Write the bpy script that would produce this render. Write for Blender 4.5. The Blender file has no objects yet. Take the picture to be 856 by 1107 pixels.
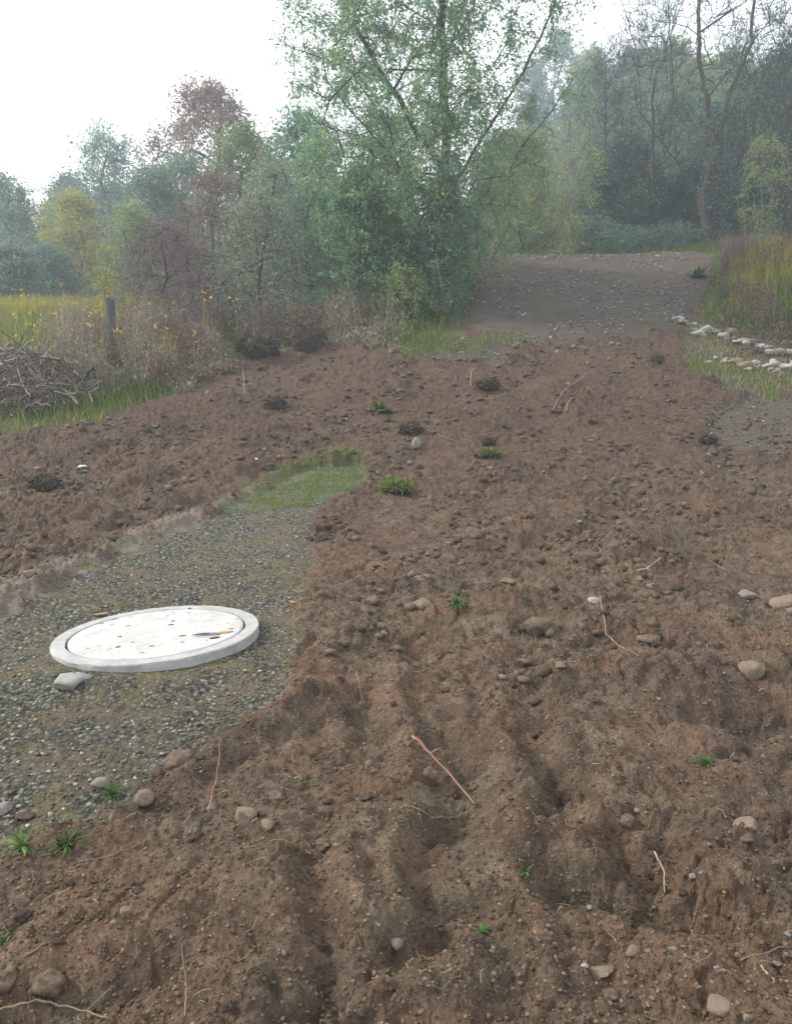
import bpy, math, random
import numpy as np
from mathutils import Vector, Matrix, noise as mnoise
random.seed(7)
R = math.radians
sc = bpy.context.scene
col = sc.collection

# ------------------------------------------------------------------ camera
F = 800.0; CX, CY = 428.0, 553.5
HOR = 440.0
PITCH = math.atan((CY - HOR) / F)
CAMZ = 1.6
cp, sp = math.cos(PITCH), math.sin(PITCH)
cam_d = bpy.data.cameras.new('camera'); cam = bpy.data.objects.new('camera', cam_d); col.objects.link(cam)
cam.location = (0, 0, CAMZ); cam.rotation_euler = (math.pi/2 - PITCH, 0, 0)
cam_d.sensor_fit = 'VERTICAL'; cam_d.sensor_height = 36; cam_d.lens = 36*F/1107
cam_d.clip_end = 3000; cam_d.clip_start = .05
sc.camera = cam

def ray(px, py):
    u = (px - CX)/F; v = (CY - py)/F
    return np.array([u, cp + v*sp, -sp + v*cp])

# ------------------------------------------------------------------ numpy noise
def _h(ix, iy, seed):
    u = np.uint32
    h = np.asarray(ix).astype(u)*u(374761393) + np.asarray(iy).astype(u)*u(668265263) + u((seed*2246822519) & 0xffffffff)
    h = (h ^ (h >> u(13)))*u(1274126177)
    h = (h ^ (h >> u(16)))*u(2654435761)
    return (h >> u(8)).astype(float)*(1/16777215.)
def vnoise(x, y, seed=0):
    ix = np.floor(x); iy = np.floor(y); fx = x-ix; fy = y-iy
    ix = ix.astype(np.int64); iy = iy.astype(np.int64)
    fx = fx*fx*fx*(fx*(fx*6-15)+10); fy = fy*fy*fy*(fy*(fy*6-15)+10)
    a = _h(ix, iy, seed); b = _h(ix+1, iy, seed); c = _h(ix, iy+1, seed); d = _h(ix+1, iy+1, seed)
    return (a*(1-fx)+b*fx)*(1-fy) + (c*(1-fx)+d*fx)*fy
def fbm(x, y, seed=0, oct=4, gain=.5):
    s = 0; a = 1; t = 0
    for o in range(oct):
        c, q = math.cos(.6+o), math.sin(.6+o)
        s = s + a*(vnoise((x*c-y*q)*2**o+o*17.3, (x*q+y*c)*2**o+o*9.1, seed+o*31)*2-1); t += a; a *= gain
    return s/t
def cells(x, y, size, seed, prob=.6, rmin=.25, rmax=.6):
    """domes: crumbs of earth; returns height in metres"""
    X = x/size+.30*fbm(x/size*2.3, y/size*2.3, seed+60, 2, .7); Y = y/size+.30*fbm(x/size*2.3+9, y/size*2.3, seed+61, 2, .7)
    ix = np.floor(X).astype(np.int64); iy = np.floor(Y).astype(np.int64)
    out = np.zeros_like(X)
    for dx in (-1, 0, 1):
        for dy in (-1, 0, 1):
            cx = ix+dx; cy = iy+dy
            px = cx + _h(cx, cy, seed); py = cy + _h(cx, cy, seed+1)
            r = rmin + (rmax-rmin)*_h(cx, cy, seed+2)**2
            on = _h(cx, cy, seed+3) < prob
            ang = _h(cx, cy, seed+4)*3.14; el = .6+.8*_h(cx, cy, seed+5)
            ax = (X-px)*np.cos(ang)+(Y-py)*np.sin(ang); ay = -(X-px)*np.sin(ang)+(Y-py)*np.cos(ang)
            d2 = (ax*el)**2+(ay/el)**2
            hgt = np.where(on, np.minimum(np.sqrt(np.maximum(0, r*r-d2))*1.35, r*(.55+.5*_h(cx, cy, seed+6))), 0)
            out = np.maximum(out, hgt)
    return out*size
def sstep(a, b, x):
    t = np.clip((x-a)/(b-a), 0, 1); return t*t*(3-2*t)

# ------------------------------------------------------------------ terrain
YY = np.linspace(-60, 1500, 31201)
def prof(pts, sm=1.2):
    v = np.interp(YY, [p[0] for p in pts], [p[1] for p in pts])
    n = int(sm/.05); k = np.hanning(2*n+1); k /= k.sum()
    return np.convolve(np.pad(v, n, mode='edge'), k, mode='valid')
ZC = prof([(-60,-.6),(-3,-.05),(2,0),(4.6,.16),(6.5,.28),(8.2,.47),(11.5,1.35),(15,2.8),(20,4.75),(24,6.3),(26.5,6.75),(30,6.9),(45,8.2),(65,12.5),(90,19),(150,27),(400,45),(1500,60)])
ZL = prof([(-60,-.6),(-3,-.1),(2,0),(4.6,.16),(6.5,.28),(8.2,.47),(11.5,1.35),(15,2.35),(20,3.6),(25,4.3),(32,5.6),(45,9.3),(60,13.2),(90,19),(150,25),(400,40),(1500,55)])
ZR = prof([(-60,-.6),(-3,0),(2,.05),(4.6,.22),(6.5,.4),(8.2,.6),(11.5,1.4),(15,2.8),(20,4.9),(24,6.4),(27,7.2),(35,9.4),(45,13.5),(60,21),(80,29),(120,40),(400,60),(1500,80)])
def z_base(x, y):
    c = np.interp(y, YY, ZC); l = np.interp(y, YY, ZL); r = np.interp(y, YY, ZR)
    tl = sstep(2.2, -5.5, x - np.maximum(0, (y-24))*.12); 
    tr = sstep(8.5, 15, x + 0*y) * sstep(5, 14, y) + sstep(5, 40, x)*.0
    tr2 = sstep(3, 22, x)*sstep(27, 40, y)
    tr = np.maximum(tr, tr2)
    return c*(1-tl)*(1-tr) + l*tl*(1-tr) + r*tr

def W(px, py):
    d = ray(px, py); t = np.exp(np.linspace(math.log(.8), math.log(120), 2500))
    x = d[0]*t; y = d[1]*t; z = CAMZ + d[2]*t
    g = z_base(x, y); s = np.where(z < g)[0]
    i = s[0] if len(s) else len(t)-1
    return (x[i], y[i])
def WL(pts): return [W(*p) for p in pts]

def sdist(x, y, poly):
    """signed distance, positive inside"""
    n = len(poly); far = np.asarray(y) > 60
    if far.any() and not far.all():
        o = np.full(x.shape, -20.); k = ~far; o[k] = sdist(x[k], y[k], poly); return o
    d = np.full(x.shape, 1e9); inside = np.zeros(x.shape, bool)
    n = len(poly)
    for i in range(n):
        ax, ay = poly[i]; bx, by = poly[(i+1) % n]
        ex, ey = bx-ax, by-ay; L = ex*ex+ey*ey+1e-12
        t = np.clip(((x-ax)*ex+(y-ay)*ey)/L, 0, 1)
        d = np.minimum(d, np.hypot(x-ax-t*ex, y-ay-t*ey))
        cr = ((ay > y) != (by > y)) & (x < ex*(y-ay)/(ey if abs(ey) > 1e-12 else 1e-12)+ax)
        inside ^= cr
    return np.where(inside, d, -d)
def ldist(x, y, pl):
    d = np.full(x.shape, 1e9); along = np.zeros(x.shape); acc = 0
    for (ax, ay), (bx, by) in zip(pl[:-1], pl[1:]):
        ex, ey = bx-ax, by-ay; Ls = math.sqrt(ex*ex+ey*ey)+1e-9
        t = np.clip(((x-ax)*ex+(y-ay)*ey)/Ls/Ls, 0, 1)
        q = np.hypot(x-ax-t*ex, y-ay-t*ey)
        m = q < d; d = np.where(m, q, d); along = np.where(m, acc+t*Ls, along); acc += Ls
    return d, along

P_GRAVEL = WL([(0,668),(60,628),(130,596),(200,568),(262,540),(340,506),(385,505),(382,528),(352,556),(332,600),(316,655),(322,705),(312,752),(262,786),(205,822),(150,866),(95,905),(40,925),(0,950),(-160,990),(-400,960),(-420,760),(-200,700)])
P_STRIP = WL([(225,556),(290,520),(345,496),(388,500),(378,530),(330,547),(270,552)])
P_PATHBAND = WL([(-200,690),(0,632),(90,604),(200,560),(300,520),(330,512),(262,545),(200,572),(120,602),(50,640),(0,672),(-200,730)])
P_ROAD = WL([(452,395),(505,366),(512,330),(522,285)]) + [(2.6,27),(3.6,32),(11,32),(9.6,27)] + WL([(768,280),(765,312),(745,345),(733,366),(640,372),(560,376),(545,392),(480,402)])
P_LEFT = WL([(452,395),(400,384),(340,376),(300,384),(255,398),(200,426),(100,458),(0,473)]) + [W(-200,500),(-30,9),(-500,6),(-500,700),(3.2,700),(2.6,28)] + WL([(522,285),(512,330),(505,366)])
P_RIGHT = [W(733,366),W(745,345),W(765,312),W(768,285),(9.6,27),(11,700),(500,700),(500,6),(30,9.5)]+WL([(856,432),(790,428),(760,410)])
P_GR2 = WL([(752,445),(790,428),(860,428),(1000,450),(960,500),(856,486),(790,492),(762,470)])

# relief left by the digger: (pixel polyline, half width m, height m, corrugation)
REL = [([(60,925),(150,905),(250,885),(320,880)],.10,.06,0),([(20,880),(100,900),(230,875)],.09,-.035,0),
 ([(190,1010),(250,950),(350,930)],.22,.07,0),
 ([(370,1075),(470,1045),(560,1010),(650,985)],.07,-.085,0),([(0,1095),(150,1080),(280,1100)],.12,-.05,0),
 ([(495,1030),(480,900),(470,800),(462,700)],.10,-.055,1),([(545,1010),(530,880),(512,780)],.08,.06,0),
 ([(330,1107),(350,960),(375,840),(395,760)],.09,-.05,1),([(420,1107),(425,960),(428,860),(430,760)],.10,.05,0),
 ([(600,1107),(575,1060),(560,1020)],.10,.06,0),([(500,1107),(520,1050)],.10,.05,0),
 ([(640,985),(760,1005),(870,1015)],.14,-.07,0),([(600,1020),(700,1040),(860,1050)],.12,.05,0),
 ([(620,965),(720,972),(860,955)],.08,.045,0),
 ([(540,830),(640,800),(720,770)],.10,.06,0),([(600,880),(560,830),(590,790)],.09,-.06,0),
 ([(640,870),(700,840),(800,850)],.12,.06,0),([(740,770),(800,790),(870,780)],.16,-.09,0),
 ([(720,745),(800,740),(870,730)],.16,.07,1),([(600,745),(680,735),(760,760)],.18,.05,1),
 ([(380,668),(450,660),(560,662),(640,655)],.10,.06,0),([(350,700),(480,698),(600,700),(720,700)],.16,-.05,0),
 ([(680,605),(740,590),(800,608)],.30,.13,0),([(690,520),(760,545),(870,625)],.20,.11,0),
 ([(560,600),(680,560),(700,520)],.30,-.07,0),([(430,640),(500,600),(600,560)],.30,.05,0),
 ([(770,500),(820,540),(900,590)],.30,-.08,0),([(0,560),(150,525),(330,465)],.45,.12,0),
 ([(-150,640),(0,600),(120,575),(250,520),(350,480)],.16,.07,0),
 ([(360,610),(350,660),(345,720),(330,770)],.12,.035,0),([(330,770),(270,800),(190,850)],.10,.06,0),
 ([(560,372),(640,368),(735,366)],.25,.14,0),([(540,395),(470,400),(400,386),(340,380),(270,400)],.3,.12,0),
 ([(400,500),(500,470),(640,440)],.5,.10,0),([(600,420),(680,400),(760,430)],.5,.10,0),
 ([(450,440),(540,420),(600,400)],.35,-.10,0),([(60,500),(160,470),(260,430)],.35,.08,0)]
REL = [(WL(p), w, h, c) for p, w, h, c in REL]
PITS = [((695,930),.17,-.15),((585,680),.16,-.07),((820,880),.16,-.07),((800,782),.2,-.08),((500,905),.12,-.05),((740,1010),.22,-.06),
        ((60,1050),.18,.06),((300,990),.25,.06),((790,1090),.16,.06),((120,560),.4,.06),((700,690),.16,-.04),((640,830),.13,.05),((560,940),.12,.045)]
PITS = [(W(*p), r, h) for p, r, h in PITS]
for a_, b_, h_ in ((440,412,-.03),(455,440,.03),(520,470,.035),(552,520,-.03),(400,372,.03),(362,330,-.03),(600,545,.03),(618,585,-.025)):
    REL.append((WL([(a_,1107),(a_*.5+b_*.5-4,960),(b_,800),(b_-4,700)]), .055, h_, 0))
RING_XY = W(172, 690)

def masks(x, y):
    w = .20*fbm(x*2.2, y*2.2, 5, 4, .65)*np.clip(y/5, .7, 3.5) + .06*fbm(x*9, y*9, 6, 3)
    far = y > 45
    g = sstep(-.06, .06, sdist(x, y, P_GRAVEL)+w*.8)
    st = sstep(-.10, .12, sdist(x, y, P_STRIP)+w*1.2)
    pb = sstep(-.05, .10, sdist(x, y, P_PATHBAND)+w)
    rd = sstep(-.15, .15, sdist(x, y, P_ROAD)+w)
    mg = np.maximum(sstep(-.12, .12, sdist(x, y, P_LEFT)+w), sstep(-.12, .12, sdist(x, y, P_RIGHT)+w))
    mg = np.maximum(mg, sstep(31, 33, y)); rd = rd*(1-sstep(31, 33, y))
    g2 = sstep(-.12, .12, sdist(x, y, P_GR2)+w)*(1-mg)
    mg = mg*(1-rd)
    g = g*(1-mg)
    return g, st, pb, rd, mg, g2

def height(x, y, want=False):
    x = np.asarray(x, float); y = np.asarray(y, float)
    z = z_base(x, y)
    g, st, pb, rd, mg, g2 = masks(x, y)
    flat = np.clip(g+rd+mg+g2, 0, 1)
    soil = 1-flat
    near = 1-sstep(26, 34, y)
    s = .07*soil
    wx = x+.10*fbm(x*1.6, y*1.6, 91, 2); wy = y+.10*fbm(x*1.6, y*1.6, 92, 2)
    d = np.zeros_like(x)
    for pl, w, h, c in REL:
        bx = [p[0] for p in pl]; by = [p[1] for p in pl]; m3 = 3*w+.1
        k = (wx > min(bx)-m3) & (wx < max(bx)+m3) & (wy > min(by)-m3) & (wy < max(by)+m3)
        if not k.any(): continue
        q, al = ldist(wx[k], wy[k], pl)
        f = np.exp(-(q/w)**2)*h*1.05*(.35+1.2*vnoise(x[k]*2.3, y[k]*2.3, 70))
        if c: f = f + np.exp(-(q/w/1.4)**4)*.014*np.sin(al*2*math.pi/.11)*sstep(.3, .6, vnoise(x[k]*1.7, y[k]*1.7, 71))
        d[k] += f
    for (a, b), r, h in PITS:
        q = np.hypot(wx-a, wy-b)/r
        d = d + h*.95*np.exp(-q**4 if h < 0 else -q*q)
    keep = np.clip(soil+.15, 0, 1)*(1-g*.9)*(1-rd*.6)
    s = s + d*keep
    rough = .6+.8*vnoise(x*.9, y*.9, 33)
    sm = sstep(.35, .65, vnoise(x*1.3+7, y*1.3, 44))           # smoother trodden places
    cl = cells(wx, wy, .34, 11, .40, .16, .42)*.42 + cells(wx*1.0, wy, .15, 21, .55, .15, .5)*.62*(.3+.7*sm)
    cl = cl + cells(x, y, .065, 31, .6, .15, .5)*1.0*(.3+.7*sm) + cells(x, y, .032, 41, .65, .2, .5)*1.0 - .020*sstep(.80,.97,1-np.abs(fbm(wx*5.5, wy*5.5, 97, 3)))
    n = .045*fbm(x*1.1, y*1.1, 1, 3)+.022*fbm(x*3.6, y*3.6, 2, 4, .6)+.014*fbm(x*13, y*13, 3, 4, .65)-.03*(1-np.abs(fbm(wx*1.9, wy*1.9, 95, 3)))**6+.005*fbm(x*38, y*38, 4, 3, .7)
    s = s + soil*(n*(1-.15*sstep(6, 11, y))+cl*rough*(1+.04*sstep(4.5, 9, y)))
    s = s + g*(.012*fbm(x*2, y*2, 8, 3)+cells(x, y, .035, 51, .7, .2, .5)*.45 + .006*fbm(x*20, y*20, 9, 2)) - g*.0
    s = s + (rd+g2)*(.05*fbm(x*.7, y*.7, 12, 3)+.014*fbm(x*6, y*6, 13, 3)+cells(x, y, .10, 61, .35, .15, .4)*.5)
    s = s + mg*(.10*fbm(x*.4, y*.4, 14, 3)+.03*fbm(x*3, y*3, 15, 3))*(1+sstep(30, 80, y)*6)
    # grassy mound on the right bank
    s = s + mg*.75*np.exp(-(((x-9.4)/1.9)**2+((y-18.5)/3.5)**2))
    s = s + (rd)*.12*np.clip(np.abs(x-(2.3+7.6)/2)/3.2-.6, 0, 1)
    # level seat under the concrete ring
    rr = np.hypot(x-RING_XY[0], y-RING_XY[1]); k = sstep(.95, .62, rr)
    z = z + s*1.0
    if k.size and k.max() > 0: z = z*(1-k) + (RING_Z0+.004*fbm(x*9, y*9, 77, 2))*k
    if want: return z, (g, st, pb, rd, mg, g2)
    return z
RING_Z0 = float(z_base(np.array([RING_XY[0]]), np.array([RING_XY[1]]))[0]) + .0
def P(px, py):
    d = ray(px, py); t0 = W(px, py)[1]/d[1]; t = t0*np.linspace(.82, 1.12, 260)
    x = d[0]*t; y = d[1]*t; z = CAMZ+d[2]*t
    g = height(x, y); s = np.where(z < g)[0]
    i = s[0] if len(s) else len(t)-1
    return Vector((x[i], y[i], g[i]))
def XY(px, Y):
    z = 1.6
    for _ in range(4):
        dep = Y*cp-(z-CAMZ)*sp; x = (px-CX)/F*dep
        z = float(z_base(np.array([x]), np.array([Y]))[0])
    return x, z
def topz(Y, row): return CAMZ+Y*math.tan(math.atan((CY-row)/F)-PITCH)
def PXD(px, row, Y):
    z = topz(Y, row); dep = Y*cp-(z-CAMZ)*sp
    return Vector(((px-CX)/F*dep, Y, z))

# ------------------------------------------------------------------ materials
def newmat(name):
    m = bpy.data.materials.new(name); m.use_nodes = True
    nt = m.node_tree; nt.nodes.clear()
    return m, nt
class NT:
    def __init__(s, nt): s.nt = nt
    def n(s, t, **k):
        nd = s.nt.nodes.new(t)
        for a, b in k.items():
            if a.startswith('i_'): nd.inputs[a[2:].replace('_', ' ')].default_value = b
            else: setattr(nd, a, b)
        return nd
    def l(s, a, b): s.nt.links.new(a, b)
    def noise(s, scale, detail=4, rough=.6, vec=None, dist=0):
        nd = s.n('ShaderNodeTexNoise'); nd.inputs['Scale'].default_value = scale; nd.inputs['Detail'].default_value = detail
        nd.inputs['Roughness'].default_value = rough; nd.inputs['Distortion'].default_value = dist
        if vec is not None: s.l(vec, nd.inputs['Vector'])
        return nd.outputs['Fac']
    def ramp(s, fac, stops, interp='LINEAR'):
        r = s.n('ShaderNodeValToRGB'); e = r.color_ramp.elements; r.color_ramp.interpolation = interp
        e[0].position, e[0].color = stops[0][0], (*stops[0][1], 1)
        e[1].position, e[1].color = stops[-1][0], (*stops[-1][1], 1)
        for p, c in stops[1:-1]:
            q = e.new(p); q.color = (*c, 1)
        s.l(fac, r.inputs[0]); return r.outputs[0]
    def mix(s, fac, a, b, mode='MIX'):
        m = s.n('ShaderNodeMix', data_type='RGBA', blend_type=mode)
        for v, i in ((fac, 0), (a, 6), (b, 7)):
            if hasattr(v, 'is_linked') or hasattr(v, 'links'): s.l(v, m.inputs[i])
            else: m.inputs[i].default_value = v if i == 0 else (*v, 1)
        return m.outputs[2]
    def math(s, op, a, b=None, c=False):
        m = s.n('ShaderNodeMath', operation=op, use_clamp=c)
        for v, i in ((a, 0), (b, 1)):
            if v is None: continue
            if hasattr(v, 'links'): s.l(v, m.inputs[i])
            else: m.inputs[i].default_value = v
        return m.outputs[0]
    def out(s, sh):
        o = s.n('ShaderNodeOutputMaterial'); s.l(sh, o.inputs['Surface'])
def simple(name, c1, c2, scale=8, rough=.9, bump=.3, bscale=40, detail=5, c3=None, spec=.3):
    m, nt = newmat(name); N = NT(nt)
    tc = N.n('ShaderNodeTexCoord'); v = tc.outputs['Object']
    f = N.noise(scale, detail, .65, v)
    colr = N.ramp(f, [(.3, c1), (.7, c2)])
    if c3: colr = N.mix(N.ramp(N.noise(scale*3.1, 3, .6, v), [(.5, (0,0,0)), (.66, (1,1,1))]), colr, c3)
    b = N.n('ShaderNodeBsdfPrincipled'); N.l(colr, b.inputs['Base Color']); b.inputs['Roughness'].default_value = rough
    b.inputs['Specular IOR Level'].default_value = spec
    if bump:
        bp = N.n('ShaderNodeBump'); bp.inputs['Strength'].default_value = bump; bp.inputs['Distance'].default_value = .01
        N.l(N.noise(bscale, 6, .7, v), bp.inputs['Height']); N.l(bp.outputs[0], b.inputs['Normal'])
    N.out(b.outputs[0]); return m
def tinted(name, c1, c2, c3=None, rough=.8, trans=.0, spec=.2, bump=0, mid=None):
    """colour from per-piece random attribute 'tint' (0..1)"""
    m, nt = newmat(name); N = NT(nt)
    at = N.n('ShaderNodeAttribute', attribute_name='tint')
    st = [(0, c1), (.5, mid or tuple((a+b)/2 for a, b in zip(c1, c2))), (.82, c2)]
    if c3: st += [(.93, c3)]
    c = N.ramp(at.outputs['Fac'], st)
    oi = N.n('ShaderNodeObjectInfo')
    c = N.mix(1.0, c, N.ramp(oi.outputs['Random'], [(0, (.8,.82,.85)), (1, (1.15,1.1,1.0))]), 'MULTIPLY')
    b = N.n('ShaderNodeBsdfPrincipled'); N.l(c, b.inputs['Base Color']); b.inputs['Roughness'].default_value = rough
    b.inputs['Specular IOR Level'].default_value = spec
    if bump:
        tc = N.n('ShaderNodeTexCoord')
        bp = N.n('ShaderNodeBump'); bp.inputs['Strength'].default_value = bump; bp.inputs['Distance'].default_value = .01
        N.l(N.noise(90, 4, .7, tc.outputs['Object']), bp.inputs['Height']); N.l(bp.outputs[0], b.inputs['Normal'])
    sh = b.outputs[0]
    if trans:
        t = N.n('ShaderNodeBsdfTranslucent'); N.l(c, t.inputs[0]); mx = N.n('ShaderNodeMixShader'); mx.inputs[0].default_value = trans
        N.l(b.outputs[0], mx.inputs[1]); N.l(t.outputs[0], mx.inputs[2]); sh = mx.outputs[0]
    N.out(sh); return m

def ground_material():
    m, nt = newmat('ground_cover'); N = NT(nt)
    geo = N.n('ShaderNodeNewGeometry'); v = geo.outputs['Position']
    a1 = N.n('ShaderNodeAttribute', attribute_name='zones'); a2 = N.n('ShaderNodeAttribute', attribute_name='zones_b')
    s1 = N.n('ShaderNodeSeparateColor'); N.l(a1.outputs['Color'], s1.inputs[0]); s2 = N.n('ShaderNodeSeparateColor'); N.l(a2.outputs['Color'], s2.inputs[0])
    grav, strip, band = s1.outputs; road, mead, grav2 = s2.outputs
    # dug soil: grey-brown, with reddish subsoil and darker moist earth
    big = N.noise(.9, 4, .6, v); med = N.noise(5, 5, .65, v); fine = N.noise(60, 6, .75, v); vf = N.noise(260, 3, .7, v)
    soil = N.ramp(med, [(.28, (.074,.053,.039)), (.5, (.146,.105,.075)), (.72, (.225,.168,.122))])
    soil = N.mix(N.ramp(N.noise(1.7, 4, .65, v), [(.45, (0,0,0)), (.62, (.85,.85,.85))]), soil, (.200,.125,.082))
    soil = N.mix(N.ramp(N.noise(2.3, 5, .6, N.math('ADD', 0, 0) if False else v, 1.5), [(.52, (0,0,0)), (.68, (.8,.8,.8))]), soil, (.155,.130,.095))
    soil = N.mix(N.math('MULTIPLY', N.ramp(big, [(.5, (0,0,0)), (.68, (1,1,1))]), .65), soil, (.092,.066,.055))
    # far part of the dug field is coloured darker, offsetting haze and light there
    sx = N.n('ShaderNodeSeparateXYZ'); N.l(v, sx.inputs[0])
    fy = N.n('ShaderNodeMapRange'); N.l(sx.outputs['Y'], fy.inputs[0]); fy.inputs[1].default_value = 5; fy.inputs[2].default_value = 11
    soil = N.mix(N.math('MULTIPLY', fy.outputs[0], .7), soil, (.092,.059,.044))
    soil = N.mix(1.0, soil, N.ramp(fine, [(.25, (.5,.5,.5)), (.75, (1.45,1.43,1.40))]), 'MULTIPLY')
    soil = N.mix(1.0, soil, N.ramp(N.noise(10, 4, .75, v, .5), [(.3, (.66,.66,.67)), (.5, (1,1,1)), (.7, (1.28,1.26,1.24))]), 'MULTIPLY')
    vor = N.n('ShaderNodeTexVoronoi'); vor.inputs['Scale'].default_value = 70; N.l(v, vor.inputs['Vector'])
    sg = N.n('ShaderNodeSeparateColor'); N.l(vor.outputs['Color'], sg.inputs[0])
    spk = N.math('MULTIPLY', N.math('GREATER_THAN', sg.outputs[0], .94), N.math('LESS_THAN', vor.outputs['Distance'], .3))
    soil = N.mix(N.math('MULTIPLY', spk, .6), soil, (.30,.27,.23))
    # gravel with moss
    vg = N.n('ShaderNodeTexVoronoi'); vg.inputs['Scale'].default_value = 42; N.l(v, vg.inputs['Vector'])
    gs = N.n('ShaderNodeSeparateColor'); N.l(vg.outputs['Color'], gs.inputs[0])
    gr = N.ramp(gs.outputs[0], [(0, (.08,.080,.067)), (.55, (.165,.160,.137)), (.85, (.26,.25,.21)), (1, (.40,.38,.33))])
    gr = N.mix(N.ramp(vg.outputs['Distance'], [(.3, (0,0,0)), (.7, (1,1,1))]), gr, (.035,.036,.028))
    gr = N.mix(N.ramp(N.noise(3.2, 5, .7, v), [(.50, (0,0,0)), (.66, (.75,.75,.75))]), gr, N.ramp(fine, [(.3, (.12,.105,.042)), (.7, (.25,.21,.085))]))
    gr = N.mix(N.ramp(N.noise(2.1, 5, .7, v, .6), [(.49, (0,0,0)), (.62, (.85,.85,.85))]), gr, N.ramp(fine, [(.3, (.11,.085,.056)), (.7, (.20,.155,.105))]))
    # upper road: grey-brown fines with small stones
    rdc = N.ramp(N.noise(2.4, 6, .7, v), [(.3, (.068,.054,.042)), (.7, (.125,.102,.080))])
    rdc = N.mix(1.0, rdc, N.ramp(N.noise(28, 5, .75, v), [(.3, (.65,.65,.65)), (.72, (1.4,1.4,1.4))]), 'MULTIPLY')
    # meadow earth under the grass
    md = N.ramp(N.noise(1.1, 6, .7, v), [(.3, (.060,.062,.030)), (.55, (.095,.090,.045)), (.75, (.15,.125,.075))])
    md = N.mix(1.0, md, N.ramp(fine, [(.25, (.6,.6,.6)), (.75, (1.4,1.4,1.4))]), 'MULTIPLY')
    bnd = N.mix(1.0, (.24,.195,.155), N.ramp(fine, [(.25, (.7,.7,.7)), (.75, (1.3,1.3,1.3))]), 'MULTIPLY')
    grs = N.ramp(fine, [(.3, (.050,.085,.020)), (.7, (.10,.16,.035))])
    c = N.mix(grav, soil, N.mix(.12, gr, (.17,.15,.115))); c = N.mix(N.math('MULTIPLY', band, .9), c, bnd); c = N.mix(N.math('MULTIPLY', strip, .42), c, grs)
    c = N.mix(N.math('MULTIPLY', grav2, .85), c, (.105,.088,.072)); c = N.mix(road, c, rdc); c = N.mix(mead, c, md)
    b = N.n('ShaderNodeBsdfPrincipled'); N.l(c, b.inputs['Base Color']); b.inputs['Roughness'].default_value = .95; b.inputs['Specular IOR Level'].default_value = .15
    hgt = N.math('ADD', N.math('MULTIPLY', fine, 1.0), N.math('MULTIPLY', vf, .45))
    va = N.n('ShaderNodeTexVoronoi'); va.inputs['Scale'].default_value = 34; va.inputs['Randomness'].default_value = 1; N.l(v, va.inputs['Vector'])
    vb = N.n('ShaderNodeTexVoronoi'); vb.inputs['Scale'].default_value = 95; N.l(v, vb.inputs['Vector'])
    hgt = N.math('SUBTRACT', hgt, N.math('MULTIPLY', va.outputs['Distance'], N.math('MULTIPLY', N.ramp(N.noise(3.7, 3, .6, v), [(.4, (.1,.1,.1)), (.6, (1,1,1))]), .9)))
    hgt = N.math('SUBTRACT', hgt, N.math('MULTIPLY', vb.outputs['Distance'], .45))
    hgt = N.math('SUBTRACT', hgt, N.math('MULTIPLY', N.math('MULTIPLY', vg.outputs['Distance'], grav), .8))
    bp = N.n('ShaderNodeBump'); bp.inputs['Strength'].default_value = 1.0; bp.inputs['Distance'].default_value = .022
    N.l(hgt, bp.inputs['Height']); N.l(bp.outputs[0], b.inputs['Normal']); N.out(b.outputs[0])
    return m

# ------------------------------------------------------------------ object helpers
def tag(o, label=None, cat=None, group=None, kind=None):
    if label: o['label'] = label
    if cat: o['category'] = cat
    if group: o['group'] = group
    if kind: o['kind'] = kind
    return o
def mesh_obj(name, V, Fc, mat, parent=None, tint=None, smooth=False, loc=None):
    """V (n,3) array, Fc list/array of faces (array => uniform polygons)"""
    me = bpy.data.meshes.new(name)
    V = np.asarray(V, np.float32)
    if isinstance(Fc, np.ndarray):
        k = Fc.shape[1]; nf = len(Fc)
        me.vertices.add(len(V)); me.vertices.foreach_set('co', V.ravel())
        me.loops.add(nf*k); me.loops.foreach_set('vertex_index', Fc.ravel().astype(np.int32))
        me.polygons.add(nf); me.polygons.foreach_set('loop_start', np.arange(0, nf*k, k, dtype=np.int32))
        me.update(calc_edges=True)
    else:
        me.from_pydata(V.tolist(), [], Fc); me.update()
    if tint is not None:
        a = me.attributes.new('tint', 'FLOAT', 'POINT'); a.data.foreach_set('value', np.asarray(tint, np.float32))
    if smooth: me.polygons.foreach_set('use_smooth', np.ones(len(me.polygons), bool))
    me.materials.append(mat)
    o = bpy.data.objects.new(name, me); col.objects.link(o)
    if parent: o.parent = parent
    if loc is not None: o.location = loc
    return o
def empty(name, loc=(0,0,0), rz=0):
    o = bpy.data.objects.new(name, None); col.objects.link(o); o.location = loc; o.rotation_euler = (0,0,rz); o.empty_display_size = .2
    return o
def copy_tree(o, parent=None):
    c = o.copy(); col.objects.link(c)
    if parent: c.parent = parent
    for ch in [q for q in bpy.data.objects if q.parent == o]: copy_tree(ch, c)
    return c
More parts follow.
